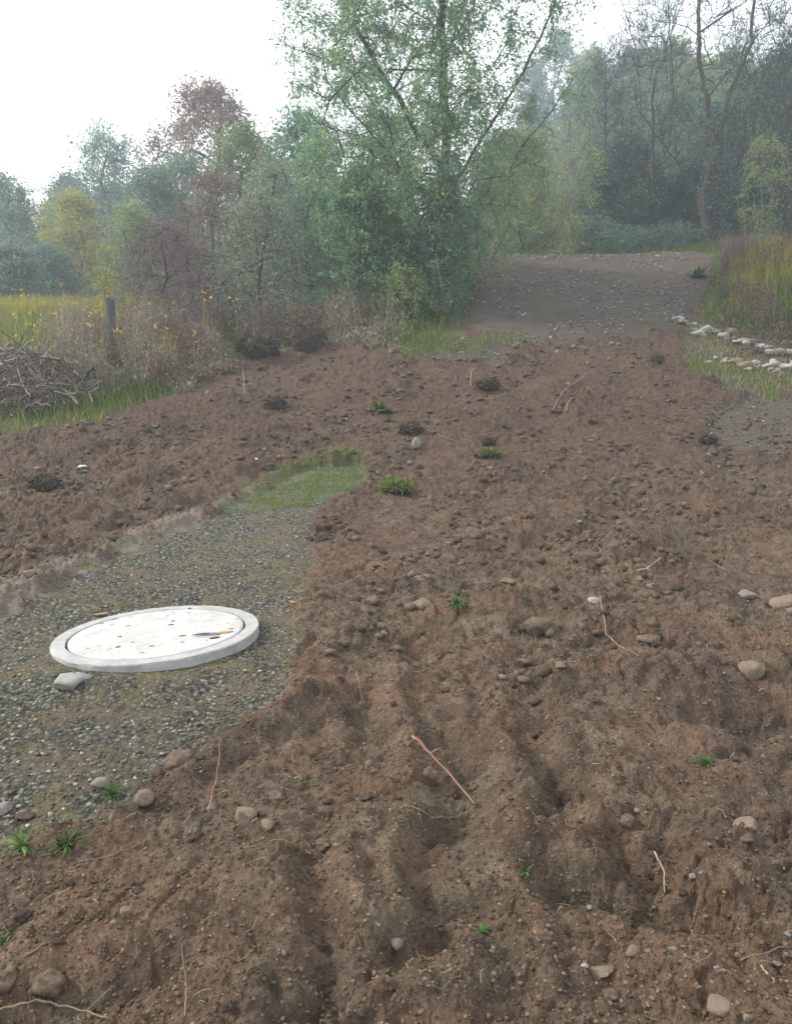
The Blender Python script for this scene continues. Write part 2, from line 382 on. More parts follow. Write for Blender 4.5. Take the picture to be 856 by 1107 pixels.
class Geo:
    """collects tubes (quads) into one mesh"""
    def __init__(s): s.V = []; s.F = []; s.T = []; s.n = 0
    def tube(s, pts, rad, k=5, tint=.5):
        pts = np.asarray(pts, float); m = len(pts); rad = np.broadcast_to(rad, (m,))
        d = np.gradient(pts, axis=0); d /= np.linalg.norm(d, axis=1)[:, None]+1e-9
        ref = np.array([0, 0, 1.]) if abs(d[0][2]) < .9 else np.array([1., 0, 0])
        u = np.cross(d, ref); u /= np.linalg.norm(u, axis=1)[:, None]+1e-9; w = np.cross(d, u)
        a = np.arange(k)*2*math.pi/k
        ring = pts[:, None]+rad[:, None, None]*(u[:, None]*np.cos(a)[None, :, None]+w[:, None]*np.sin(a)[None, :, None])
        s.V.append(ring.reshape(-1, 3))
        i = np.arange(m-1)[:, None]*k; j = np.arange(k)[None]; j2 = (j+1) % k
        f = np.stack([i+j, i+j2, i+k+j2, i+k+j], -1).reshape(-1, 4)+s.n
        s.F.append(f); s.T.append(np.full(m*k, tint)); s.n += m*k
        if k >= 4:
            for e, rev in ((0, 1), ((m-1)*k, 0)):
                q = [s.n-m*k+e+t for t in range(4)] if k == 4 else [s.n-m*k+e, s.n-m*k+e+1, s.n-m*k+e+k//2, s.n-m*k+e+k-1]
                s.F.append(np.array([q[::-1] if rev else q]))
    def add(s, V, Fq, T):
        s.V.append(V); s.F.append(Fq+s.n); s.T.append(T); s.n += len(V)
    def build(s, name, mat, parent=None, smooth=True, loc=None):
        V = np.concatenate(s.V)
        if loc is not None: V = V-np.array(loc)
        return mesh_obj(name, V, np.concatenate(s.F), mat, parent, np.concatenate(s.T), smooth, loc)
rng = np.random.default_rng(3)
def unit(n):
    v = rng.normal(size=(n, 3)); return v/np.linalg.norm(v, axis=1)[:, None]
def leaf_quads(C, D, size, asp=.4, tint=None):
    """diamond leaf: stem at C, pointing along D; slightly folded"""
    n = len(C); D = D/(np.linalg.norm(D, axis=1)[:, None]+1e-9)
    S = np.cross(D, unit(n)); S /= np.linalg.norm(S, axis=1)[:, None]+1e-9
    N_ = np.cross(D, S)
    sz = (size*(.6+.8*rng.random(n)))[:, None] if np.isscalar(size) else size[:, None]
    a = C; b = C+D*sz*.45+S*sz*asp*.5+N_*sz*.08; c = C+D*sz-N_*sz*.06; d = C+D*sz*.45-S*sz*asp*.5+N_*sz*.08
    V = np.stack([a, b, c, d], 1).reshape(-1, 3)
    Fq = np.arange(4*n).reshape(n, 4)
    t = np.repeat(rng.random(n) if tint is None else tint, 4)
    return V, Fq, t
def blades(X, Y, Z, h, w, lean=.35, tint=None, ld=None, seg=3):
    n = len(X); h = np.broadcast_to(h, (n,))*(.55+.7*rng.random(n)); w = np.broadcast_to(w, (n,))
    a = rng.random(n)*6.283; dx, dy = np.cos(a), np.sin(a)
    l = lean*(.2+rng.random(n)*1.1)
    b = a+1.57+rng.normal(size=n)*.5; sx, sy = np.cos(b), np.sin(b)
    V = []
    for i in range(seg+1):
        t = i/seg; ww = w*(1-t)**.7*.5 if i < seg else w*.04
        cx = X+dx*l*h*t*t; cy = Y+dy*l*h*t*t; cz = Z+h*t*(1-.35*l*t)
        V += [np.stack([cx-sx*ww, cy-sy*ww, cz], -1), np.stack([cx+sx*ww, cy+sy*ww, cz], -1)]
    V = np.stack(V, 1)
    k = 2*(seg+1)
    f = np.array([[2*i, 2*i+1, 2*i+3, 2*i+2] for i in range(seg)])
    Fq = (np.arange(n)[:, None, None]*k+f[None]).reshape(-1, 4)
    t = rng.random(n) if tint is None else tint
    return V.reshape(-1, 3), Fq, np.repeat(t, k)

# ------------------------------------------------------------------ ground sheet
def build_ground():
    NU, NV = 1200, 1340
    # rows: fine near, coarse far
    v = np.linspace(0, 1, NV)
    ys = np.concatenate([np.linspace(-30, .6, 40, endpoint=False), np.geomspace(.6, 1.5, 40, endpoint=False), np.geomspace(1.5, 30, NV-160, endpoint=False), np.geomspace(30, 1400, 80)])
    u = np.linspace(-1, 1, NU); core = .80
    g = np.where(np.abs(u) < core, u/core, np.sign(u)*(1+((np.abs(u)-core)/(1-core))*.8+((np.abs(u)-core)/(1-core))**4*25))
    hw = .55+.68*np.clip(ys, .2, None)
    hw = np.where(ys < .6, .55+.68*.6+(.6-ys)*.3, hw)
    X = hw[:, None]*g[None]; Y = np.broadcast_to(ys[:, None], X.shape)
    X = X.copy(); Y = Y.copy()
    Z, mk = height(X, Y, True)
    V = np.stack([X, Y, Z], -1).reshape(-1, 3)
    n_r, n_c = X.shape
    i = (np.arange(n_r-1)[:, None]*n_c+np.arange(n_c-1)[None])
    Fq = np.stack([i, i+1, i+n_c+1, i+n_c], -1).reshape(-1, 4)
    g_, st, pb, rd, mg, g2 = [a.reshape(-1) for a in mk]
    def fm(a): return a[Fq].mean(1)
    fg, fr, fmd, fg2 = fm(np.maximum(g_, 0)), fm(rd), fm(mg), fm(g2)
    cls = np.zeros(len(Fq), int)
    cls[np.maximum(fg, fg2) > .5] = 1; cls[fr > .5] = 2; cls[fmd > .5] = 3
    mat = ground_material()
    # normals of the whole sheet so the pieces meet without a seam
    dzx = np.gradient(Z, axis=1)/np.maximum(np.gradient(X, axis=1), 1e-6)
    for k, nm in ((3, 'ground'), (0, 'bare_soil'), (1, 'gravel'), (2, 'dirt_road')):
        f = Fq[cls == k]; used, inv = np.unique(f, return_inverse=True)
        o = mesh_obj(nm, V[used], inv.reshape(-1, 4), mat, smooth=True)
        for an, ch in (('zones', (g_, st, pb)), ('zones_b', (rd, mg, g2))):
            A = o.data.attributes.new(an, 'FLOAT_COLOR', 'POINT')
            arr = np.ones((len(used), 4), np.float32)
            for q in range(3): arr[:, q] = ch[q][used]
            A.data.foreach_set('color', arr.ravel())
        o['kind'] = 'structure'
build_ground()

# ------------------------------------------------------------------ trees
M_BARK = simple('bark', (.030,.025,.020), (.072,.060,.048), 14, .9, .6, 60)
M_BARK_PALE = simple('bark_pale', (.13,.115,.095), (.24,.21,.17), 14, .9, .5, 60)
PAL = {
 'willow': tinted('leaf_willow', (0.122,0.238,0.152), (0.244,0.378,0.220), (0.512,0.464,0.146), trans=.5, mid=(0.159,0.281,0.165)),
 'olive': tinted('leaf_olive', (0.146,0.220,0.104), (0.275,0.342,0.146), (0.464,0.390,0.122), trans=.45),
 'dark': tinted('leaf_dark', (0.032,0.071,0.067), (0.073,0.122,0.104), (0.146,0.140,0.073), trans=.25),
 'blue': tinted('leaf_blue_green', (0.098,0.189,0.152), (0.207,0.299,0.232), (0.293,0.317,0.171), trans=.4),
 'yellow': tinted('leaf_yellow', (.24,.26,.06), (.46,.44,.10), (.55,.48,.10), trans=.35),
 'purple': tinted('leaf_purple', (0.146,0.091,0.104), (0.268,0.177,0.189), (0.329,0.268,0.195), trans=.3),
 'rust': tinted('leaf_rust', (0.171,0.091,0.079), (0.293,0.183,0.134), (0.366,0.293,0.146), trans=.4),
 'grey': tinted('leaf_grey_green', (0.134,0.183,0.146), (0.281,0.317,0.256), (0.415,0.390,0.342), trans=.35),
}
def skeleton(limbs, env, K, base, H, rx, seedv, shell=.6, up=.25):
    """nodes + parents. env: profile fn(h01)->radius01; clump centres attach to the nearest node"""
    r = np.random.default_rng(seedv)
    nodes = []; par = []; minr = []
    for pl in limbs:
        pl = [np.array(p, float) for p in pl]
        prev = None
        if nodes:
            d = [np.linalg.norm(n-pl[0]) for n in nodes]; prev = int(np.argmin(d))
            if d[prev] > 1.0: prev = None
        for a, b in zip(pl[:-1], pl[1:]):
            m = max(2, int(np.linalg.norm((b-a)[:3])/.35))
            for t in range(m):
                q = a+(b-a)*t/m; q = q+r.normal(size=3)*.03*(1 if nodes else 0)
                nodes.append(q); par.append(-1 if prev is None else prev); prev = len(nodes)-1
        nodes.append(pl[-1]); par.append(prev)
    ntr = len(nodes)
    hs = r.random(K); an = r.random(K)*6.283
    rad = (shell+(1-shell)*r.random(K))*r.random(K)**.22
    cs = []
    for h, a, q in zip(hs, an, rad):
        e = env(h)
        lob = .85+.40*mnoise.noise(Vector((math.cos(a)*1.6+seedv, math.sin(a)*1.6, h*3.2)))
        cs.append(np.array([base[0]+math.cos(a)*q*e*rx*lob, base[1]+math.sin(a)*q*e*rx*lob, base[2]+h*H]))
    cs.sort(key=lambda c: (np.linalg.norm(c[:2]-np.array(base[:2]))+.15*c[2]))
    tips = []
    arr = np.array(nodes)
    for c in cs:
        d = np.linalg.norm(arr-c, axis=1)+up*np.maximum(0, arr[:, 2]-c[2]+.2*np.linalg.norm(arr[:, :2]-c[:2], axis=1))*3
        i = int(np.argmin(d)); a = arr[i]; L = np.linalg.norm(c-a)
        m = max(1, int(L/.45)); prev = i; new = []
        bend = r.normal(size=3)*.12*L; bend[2] = abs(bend[2])*.3
        for t in range(1, m+1):
            s = t/m; q = a+(c-a)*s+bend*4*s*(1-s)*.5
            nodes.append(q); par.append(prev); prev = len(nodes)-1; new.append(q)
        arr = np.concatenate([arr, np.array(new)]); tips.append(prev)
    return np.array(nodes), np.array(par), tips
def make_tree(name, label, cat, base, H, rx, env, K, leaves, ls, pal, bark, r0=.12, limbs=None, asp=.45, spread=.35, droop=.2, twigs=4, leafprob=1.0, group=None, seedv=1, tipr=.004, flat=1.0, shell=.5, part='crown', cshift=(0,0,0)):
    base = np.array(base, float)
    if limbs is None:
        rr = np.random.default_rng(seedv)
        pts = [base-np.array([0,0,.2])]
        for t in (.2,.45,.7,.92): pts.append(base+np.array([rr.normal()*.06*H*t, rr.normal()*.06*H*t, H*t]))
        limbs = [pts]
    nodes, par, tips = skeleton(limbs, env, K, base+np.array(cshift), H, rx, seedv, shell)
    n = len(nodes); area = np.zeros(n)
    kids = [[] for _ in range(n)]
    for i, p in enumerate(par):
        if p >= 0: kids[p].append(i)
    for i in range(n-1, -1, -1):
        if not kids[i]: area[i] = max(area[i], tipr**2)
        if par[i] >= 0: area[par[i]] += area[i]
    rad = np.sqrt(area); rad = rad*(r0/rad.max()); rad = np.maximum(rad, tipr)
    G = Geo(); done = np.zeros(n, bool)
    for i in range(n):
        if kids[i] and (par[i] < 0 or not done[i] or True):
            pass
    # chains: follow the thickest child
    start = [(i, None) for i in range(n) if par[i] < 0]
    while start:
        i, pr = start.pop(); ch = ([pr] if pr is not None else [])+[i]
        while kids[i]:
            ks = sorted(kids[i], key=lambda k: -rad[k])
            for k in ks[1:]: start.append((k, i))
            i = ks[0]; ch.append(i)
        if len(ch) > 1:
            rr_ = rad[ch].copy()
            if pr is not None: rr_[0] = rr_[1]
            G.tube(nodes[ch], rr_, 7 if rr_[0] > .05 else (5 if rr_[0] > .02 else 3))
    # twigs and leaves
    LC, LD = [], []; LT = []
    for t in tips:
        c = nodes[t]; p = nodes[par[t]]; d0 = (c-p)/(np.linalg.norm(c-p)+1e-9)
        ct = rng.random()*.35
        on = rng.random() < leafprob
        for q in range(twigs):
            d = d0*.6+unit(1)[0]*.9; d[2] = d[2]*flat-droop; d /= np.linalg.norm(d)
            L = spread*(.5+rng.random()); e = c+d*L; m = c+d*L*.5+np.array([0,0,.08*L]); e[2] -= droop*L*.5
            G.tube([c, m, e], [tipr, tipr*.7, tipr*.35], 3)
            if on:
                nl = max(1, int(leaves/twigs*(.5+rng.random())))
                s = rng.random(nl)**.8; pos = c+(m-c)*np.minimum(1, 2*s)[:, None]+(e-m)*np.maximum(0, 2*s-1)[:, None]
                pos = pos+rng.normal(size=(nl, 3))*spread*.16
                dd = d*.5+unit(nl)*.8; dd[:, 2] -= droop
                LC.append(pos); LD.append(dd); LT.append(np.clip(ct+rng.random(nl)*.66+.02, 0, 1))
    root = empty(name, base); tag(root, label, cat, group)
    b3 = base
    o = G.build('trunk', bark, root, True); o.data.transform(Matrix.Translation(-Vector(b3)))
    if LC:
        V, Fq, T = leaf_quads(np.concatenate(LC), np.concatenate(LD), ls, asp, np.concatenate(LT))
        mesh_obj(part, V-b3, Fq, PAL[pal] if isinstance(pal, str) else pal, root, T)
    return root
def env_round(h): return math.sin(math.pi*min(1, max(.0, h))**.8)**.6 if 0 < h < 1 else 0
def env_bush(h): return max(.05, (.80+.2*math.sin(h*3.1))*(1-h**2.6)**.55)
def env_up(h): return .35+.65*math.sin(math.pi*min(1, h*.9+.02))
def env_cone(h): return max(.04, (1-h)*.9+.03)

def at(px, Y, row=None):
    x, z = XY(px, Y); z = float(height(np.array([x]), np.array([Y]))[0]); return (x, Y, z)
def tree_at(name, label, cat, px, Y, toprow, halfpx, env, **k):
    b = at(px, Y); H = topz(Y, toprow+8)-b[2]; rx = halfpx/F*Y*1.3; k['K'] = int(k['K']*1.25)
    return make_tree(name, label, cat, b, H, rx, env, **k)

# the tall leafy willow in the middle
wb = at(478, 19)
def env_w(h):
    return np.interp(h, [0, .05, .12, .3, .6, 1], [.22, .36, .62, .92, 1.0, .6])
make_tree('willow_tree', 'tallest leafy grey-green tree beside the upper dirt road, crown past the picture top', 'tree', wb, 11.2, 4.35, env_w, 1100, 90, .105, 'willow', M_BARK, r0=.17,
  limbs=[[wb-np.array([0,0,.3]), PXD(480,250,19), PXD(482,150,19), PXD(478,60,19), PXD(474,-60,19.2), PXD(480,-140,19)],
         [PXD(482,215,19), PXD(512,165,18.8), PXD(545,112,18.6), PXD(575,60,18.6), PXD(600,5,18.4), PXD(615,-60,18.4)],
         [PXD(481,190,19), PXD(440,120,18.6), PXD(400,60,18.6), PXD(372,0,18.4), PXD(355,-60,18)],
         [PXD(481,230,19), PXD(430,180,18), PXD(380,120,17.6), PXD(340,70,17.4)],
         [PXD(478,60,19), PXD(510,10,19.6), PXD(530,-60,20)]],
  asp=.32, spread=.48, droop=.38, twigs=5, seedv=4, shell=.35, cshift=(-.75,-.2,0))
make_tree('leafy_sapling', 'bright green sapling with yellow-tipped leaves at the foot of the tallest tree', 'sapling', at(478,17.3), 3.3, .75, env_bush, 110, 45, .10, 'willow', M_BARK_PALE, r0=.035, asp=.36, spread=.28, droop=.5, seedv=9)
tree_at('leafy_shrub', 'yellow-green leafy shrub between the purple thicket and the tallest tree', 'shrub', 388, 17.8, 175, 54, env_bush, K=200, leaves=40, ls=.10, pal='willow', bark=M_BARK, r0=.05, spread=.3, seedv=12)
tree_at('leafy_shrub', 'low deep green shrub below the tallest tree, at the left edge of the dirt road', 'shrub', 436, 16.8, 285, 32, env_bush, K=110, leaves=50, ls=.075, pal='olive', bark=M_BARK, r0=.04, spread=.25, seedv=13)
tree_at('leafy_shrub', 'rounded shrub at the right foot of the tallest tree, nearest the road', 'shrub', 492, 18.2, 235, 15, env_bush, K=90, leaves=46, ls=.085, pal='willow', bark=M_BARK, r0=.04, spread=.28, seedv=14)
# near thicket on the left
tree_at('thicket_shrub', 'purple-brown twiggy shrub with tiny leaves right behind the fence post', 'shrub', 185, 17.5, 238, 62, env_bush, K=230, leaves=34, ls=.055, pal='purple', bark=M_BARK, r0=.05, spread=.3, seedv=21, droop=.0)
tree_at('thicket_shrub', 'dense grey-green shrub with silvery leaves, to the right of the purple twiggy shrub', 'shrub', 285, 17.8, 205, 62, env_bush, K=260, leaves=44, ls=.065, pal='grey', bark=M_BARK, r0=.06, spread=.32, seedv=22, droop=.0)
tree_at('thicket_shrub', 'dusky purple shrub top rising behind the grey-green silvery shrub', 'shrub', 235, 23, 182, 60, env_bush, K=170, leaves=40, ls=.08, pal='purple', bark=M_BARK, r0=.07, spread=.4, seedv=23)
tree_at('thicket_shrub', 'mixed green and rusty shrub just left of the tallest tree', 'shrub', 335, 20, 190, 38, env_bush, K=140, leaves=44, ls=.075, pal='blue', bark=M_BARK, r0=.05, spread=.35, seedv=24)
tree_at('small_shrub', 'small yellowing shrub in a narrow column behind the fence post', 'shrub', 118, 18.5, 258, 11, env_bush, K=34, leaves=26, ls=.07, pal='yellow', bark=M_BARK, r0=.02, spread=.2, seedv=25)
# skyline left
for q, (px_, Y_, row_, hw_, pal_, lb_) in enumerate([
  (52,31,262,34,'blue','soft blue-green bush in front of the bright yellow-green tree, low on the left'),
  (152,29,218,44,'olive','wide olive bush standing behind the purple-brown twiggy shrub'),
  (205,34,160,52,'blue','broad blue-green tree under the left side of the pinkish-brown tree'),
  (300,24,170,50,'grey','pale grey-green bush rising behind the silvery shrub'),
  (20,27,262,30,'grey','low hazy bush at the left edge above the meadow'),
  (350,23,135,44,'willow','light green tree just left behind the tallest tree'),
  (425,22,120,46,'willow','light green leafy mass tree directly behind the tallest tree')]):
    tree_at('broad_bush', lb_, 'bush', px_, Y_, row_, hw_, env_bush, K=170, leaves=46, ls=.004*Y_, pal=pal_, bark=M_BARK, r0=.09, spread=.018*Y_, seedv=80+q)
tree_at('round_tree', 'pinkish-brown autumn tree with an open crown on the left skyline', 'tree', 235, 40, 88, 78, env_round, K=330, leaves=50, ls=.17, pal='rust', bark=M_BARK, r0=.2, spread=.75, seedv=31)
tree_at('round_tree', 'green rounded tree standing in front of the pinkish-brown autumn tree', 'tree', 270, 30, 128, 70, env_bush, K=260, leaves=55, ls=.13, pal='olive', bark=M_BARK, r0=.16, spread=.6, seedv=32)
tree_at('round_tree', 'blue-green tree with a spiky thin top on the left skyline', 'tree', 122, 44, 142, 56, env_bush, K=210, leaves=45, ls=.17, pal='blue', bark=M_BARK, r0=.17, spread=.8, seedv=33, droop=-.3)
tree_at('round_tree', 'bright yellow-green bushy tree low on the left hillside', 'tree', 88, 36, 205, 40, env_bush, K=170, leaves=55, ls=.13, pal='yellow', bark=M_BARK, r0=.1, spread=.55, seedv=34)
tree_at('round_tree', 'hazy blue-green tree at the far left edge of the picture', 'tree', 12, 40, 188, 50, env_bush, K=210, leaves=50, ls=.16, pal='blue', bark=M_BARK, r0=.14, spread=.6, seedv=35)
tree_at('round_tree', 'olive tree filling the gap right of the bright yellow-green one', 'tree', 168, 33, 178, 46, env_bush, K=190, leaves=50, ls=.13, pal='blue', bark=M_BARK, r0=.12, spread=.55, seedv=36)
tree_at('round_tree', 'small dull purple bush on the brown left hillside', 'bush', 34, 33, 262, 16, env_bush, K=60, leaves=40, ls=.11, pal='purple', bark=M_BARK, r0=.05, spread=.4, seedv=37)
tree_at('round_tree', 'green tree between the autumn tree and the tallest tree', 'tree', 325, 27, 118, 55, env_bush, K=220, leaves=50, ls=.12, pal='willow', bark=M_BARK, r0=.12, spread=.55, seedv=38)
# right side behind the crest
cb = at(771, 28)
make_tree('bare_tree', 'half-bare leaning tree with many forking limbs behind the right end of the road crest', 'tree', cb, 13.5, 4.6, lambda h: np.interp(h, [0,.3,.45,.7,1],[.0,.25,.8,1,.8]), 430, 22, .10, 'blue', M_BARK, r0=.15,
  limbs=[[cb-np.array([0,0,.3]), PXD(757,218,28), PXD(730,172,28), PXD(692,122,27.6), PXD(655,88,27.4), PXD(630,50,27)],
         [PXD(757,218,28), PXD(772,165,28.3), PXD(789,100,28.4), PXD(812,45,28.6), PXD(820,-60,28.6)],
         [PXD(730,172,28), PXD(726,75,28), PXD(722,0,28), PXD(715,-80,28)],
         [PXD(772,165,28.3), PXD(755,60,28.6), PXD(752,-70,28.6)],
         [PXD(692,122,27.6), PXD(690,60,27.8), PXD(672,0,27.8), PXD(668,-60,27.8)],
         [PXD(789,100,28.4), PXD(845,60,29), PXD(850,-60,29)]],
  asp=.4, spread=.6, droop=-.1, twigs=5, leafprob=.8, seedv=41, shell=.3, tipr=.007)
tree_at('thin_tree', 'slender pale-stemmed sapling at the middle of the road crest', 'sapling', 615, 27, 120, 34, lambda h: np.interp(h,[0,.3,.6,1],[.05,.5,1,.4]), K=110, leaves=22, ls=.10, pal='olive', bark=M_BARK_PALE, r0=.05, spread=.4, seedv=42)
tree_at('round_tree', 'mid-green bushy tree behind the left end of the road crest', 'tree', 562, 29, 138, 50, env_bush, K=230, leaves=55, ls=.11, pal='olive', bark=M_BARK, r0=.1, spread=.5, seedv=43)
tree_at('round_tree', 'dark blue-green thicket tree left of the half-bare leaning tree', 'tree', 672, 32, 150, 62, env_bush, K=300, leaves=60, ls=.13, pal='dark', bark=M_BARK, r0=.12, spread=.55, seedv=44)
tree_at('round_tree', 'very dark bushy tree directly behind the half-bare leaning tree', 'tree', 762, 32, 170, 62, env_bush, K=300, leaves=60, ls=.13, pal='dark', bark=M_BARK, r0=.12, spread=.55, seedv=45)
tree_at('round_tree', 'dark tree behind the grassy bank at the right edge of the picture', 'tree', 862, 30, 130, 56, env_bush, K=280, leaves=55, ls=.13, pal='dark', bark=M_BARK, r0=.12, spread=.55, seedv=46)
tree_at('round_tree', 'low green bush at the back of the road, between slender sapling and dark thicket', 'bush', 650, 29, 235, 55, env_bush, K=120, leaves=50, ls=.10, pal='blue', bark=M_BARK, r0=.05, spread=.4, seedv=47)
tree_at('round_tree', 'low bright bush at the foot of the half-bare leaning tree', 'bush', 725, 28.8, 238, 40, env_bush, K=90, leaves=50, ls=.09, pal='blue', bark=M_BARK, r0=.05, spread=.35, seedv=48)
tree_at('round_tree', 'reddish bush glimpsed right of the tallest tree', 'bush', 538, 33, 140, 18, env_bush, K=70, leaves=44, ls=.11, pal='purple', bark=M_BARK, r0=.06, spread=.4, seedv=49)
tree_at('conifer', 'small dark conifer top showing on the skyline right of the tallest tree', 'tree', 570, 46, 88, 24, env_cone, K=150, leaves=60, ls=.13, pal='dark', bark=M_BARK, r0=.14, spread=.5, asp=.2, seedv=50)
tree_at('round_tree', 'open-crowned skyline tree between the dark conifer and half-bare tree', 'tree', 632, 42, 62, 48, env_round, K=220, leaves=30, ls=.16, pal='blue', bark=M_BARK, r0=.16, spread=.8, seedv=51)
tree_at('thin_tree', 'pale multi-stemmed sapling on the grassy bank, front of the dark right-hand trees', 'sapling', 820, 20.5, 140, 30, lambda h: np.interp(h,[0,.25,.6,1],[.15,.5,1,.5]), K=100, leaves=24, ls=.07, pal='olive', bark=M_BARK_PALE, r0=.03, spread=.3, seedv=52,
  limbs=[[np.array(at(818,20.5)), PXD(812,215,20.5), PXD(800,170,20.5)],[np.array(at(820,20.5)), PXD(822,210,20.5), PXD(826,160,20.5)],[np.array(at(822,20.5)), PXD(834,215,20.5), PXD(848,170,20.6)]])
for q, (px_, Y_, row_, hw_, lb_) in enumerate([(700,30,-10,44,'fine-branched nearly leafless tree left of the half-bare leaning tree'),(846,27,-40,40,'fine-branched nearly leafless tree at the right edge of the picture'),(655,33,40,34,'small fine-branched bare tree left of centre on the right-hand skyline'),(800,31,20,40,'tall bare tree between the leaning tree and the right edge')]):
    tree_at('bare_tree', lb_, 'tree', px_, Y_, row_, hw_, lambda h: np.interp(h, [0,.25,.5,1], [.05,.4,1,.8]), K=320, leaves=7, ls=.10, pal='blue', bark=M_BARK, r0=.09, spread=.6, droop=-.45, twigs=5, seedv=90+q, shell=.3, tipr=.008)
# wooded slopes: six kinds, copied (each tree its own object)
protos = []
for i, (pal, env, H, rx, n_, lab) in enumerate([('blue', env_bush, 7, 3.0, 200, 'blue-green'), ('dark', env_bush, 8, 2.9, 200, 'dark green'), ('olive', env_round, 7, 2.8, 190, 'olive-green'),
      ('blue', env_round, 9, 3.2, 200, 'tall blue-green'), ('rust', env_bush, 5.5, 2.5, 150, 'rusty'), ('grey', env_bush, 6, 2.8, 170, 'grey-green')]):
    protos.append((make_tree('hillside_tree', 'x', 'tree', (0,0,0), H, rx, env, n_, 46, .24, pal, M_BARK, r0=.15, spread=.85, twigs=3, seedv=60+i, group='trees on the wooded slopes'), lab))
used = set()
spots = []
r_ = random.Random(5)
for Y, n_, x0, x1, side in ((52,6,4,34,'R'),(60,8,6,44,'R'),(69,9,8,54,'R'),(79,10,10,64,'R'),(90,9,14,76,'R'),(40,4,13,30,'R'),(35,3,12,24,'R'),
                       (56,9,-42,2,'L'),(66,7,-50,2,'L'),(78,8,-58,6,'L'),(48,5,-38,-12,'L'),(50,3,-10,4,'L'),(100,8,-60,20,'L')):
    for k in range(n_):
        spots.append((x0+(x1-x0)*(k+.5+r_.uniform(-.35,.35))/n_, Y+r_.uniform(-3,3), side))
for i, (x, y, side) in enumerate(spots):
    wts = [3,4,1,3,0,1] if side == 'R' else [3,1,3,1,2,3]
    k = r_.choices(range(6), wts)[0]; src, lab = protos[k]
    o = src if k not in used else copy_tree(src)
    used.add(k)
    z = float(height(np.array([x]), np.array([y]))[0])
    s = r_.uniform(.75, 1.2)*(.8 if side == 'L' else 1)
    o.location = (x, y, z-.3); o.rotation_euler = (0,0,r_.uniform(0,6.28)); o.scale = (s, s, s*r_.uniform(.85,1.15))
    o['label'] = (lab+' tree on the wooded hill behind the right-hand trees') if side == 'R' else (lab+' tree far back on the left and middle hillside')
for k in range(6):
    if k not in used:
        src = protos[k][0]
        for ch in [q for q in bpy.data.objects if q.parent == src]: bpy.data.objects.remove(ch)
        bpy.data.objects.remove(src)

# ------------------------------------------------------------------ grasses and weeds (uncountable)
M_GRASS = tinted('meadow_grass', (.075,.13,.030), (.17,.23,.055), (.38,.34,.12), trans=.4)
M_GRASSY = tinted('yellow_grass', (.19,.22,.045), (.40,.36,.08), (.50,.36,.13), trans=.4)
M_DRY = tinted('dry_weed', (.17,.14,.10), (.34,.29,.22), (.48,.42,.33), trans=.3)
M_DRYP = tinted('dry_weed_purple', (.13,.085,.075), (.24,.165,.135), (.34,.27,.2), trans=.3)
M_BRIGHT = tinted('fresh_grass', (.080,.135,.030), (.16,.24,.055), (.34,.32,.11), trans=.3)
M_FLOWER = tinted('yellow_flower', (.5,.36,.02), (.7,.52,.03), (.7,.6,.1), trans=.2)
def sampler(n, pxlo, pxhi, Ylo, Yhi, mask=None):
    Y = rng.uniform(Ylo, Yhi, n); px = rng.uniform(pxlo, pxhi, n)
    z = z_base(np.zeros(n)-3, Y); dep = Y*cp-(z-CAMZ)*sp; X = (px-CX)/F*dep
    if mask is not None:
        g, st, pb, rd, mg, g2 = masks(X, Y); k = mask(X, Y, g, st, pb, rd, mg, g2); X, Y = X[k], Y[k]
    return X, Y, height(X, Y)
P_RUB = WL([(733,350),(772,366),(812,376),(852,392),(815,400),(770,394)])
SOD_ = [W(279,392), W(333,386)]
def edgef(X, Y, wl=1.0, wr=1.6):
    f = np.clip(sdist(X, Y, P_LEFT)/wl, .22, 1)
    r2 = np.clip(sdist(X, Y, P_RIGHT)/wr, .18, 1); rb = ldist(X, Y, P_RUB)[0]
    f = f*np.clip(np.minimum(np.hypot(X-SOD_[0][0], Y-SOD_[0][1]), np.hypot(X-SOD_[1][0], Y-SOD_[1][1]))/.9, .15, 1)
    r2 = r2*np.where(Y < 15.2+.1*(X-6), .35, 1)*np.clip((rb-.12)/.6, .05, 1)
    return np.where(X > 4, r2, f)
MG = lambda X, Y, g, st, pb, rd, mg, g2: mg > .5
# meadow on the left
g = Geo()
X, Y, Z = sampler(42000, -160, 175, 15.2, 26, MG); g.add(*blades(X, Y, Z, .62, .022, .5, tint=np.clip(.1+.55*rng.random(len(X))+.45*sstep(17.5,22,Y)*vnoise(X*.8,Y*.8,3), 0, 1)))
X, Y, Z = sampler(9000, -100, 480, 11.4, 19, MG); g.add(*blades(X, Y, Z, .34, .016, .6))
X, Y, Z = sampler(7000, -160, 190, 14.2, 20, MG); g.add(*blades(X, Y, Z, .75, .018, .4, tint=.80+.2*rng.random(len(X))))
tag(g.build('meadow_grass', M_GRASS, smooth=False), 'green and yellow tall grass of the meadow on the left', 'grass', kind='stuff')
g = Geo()
X, Y, Z = sampler(15000, -160, 118, 19, 23.5, MG); g.add(*blades(X, Y, Z, .85, .024, .4))
X, Y, Z = sampler(1500, 132, 162, 17.6, 18.6, MG); g.add(*blades(X, Y, Z, 1.0, .03, .4))
tag(g.build('yellow_grass', M_GRASSY, smooth=False), 'yellowing goldenrod and grass along the top of the left meadow', 'weeds', kind='stuff')
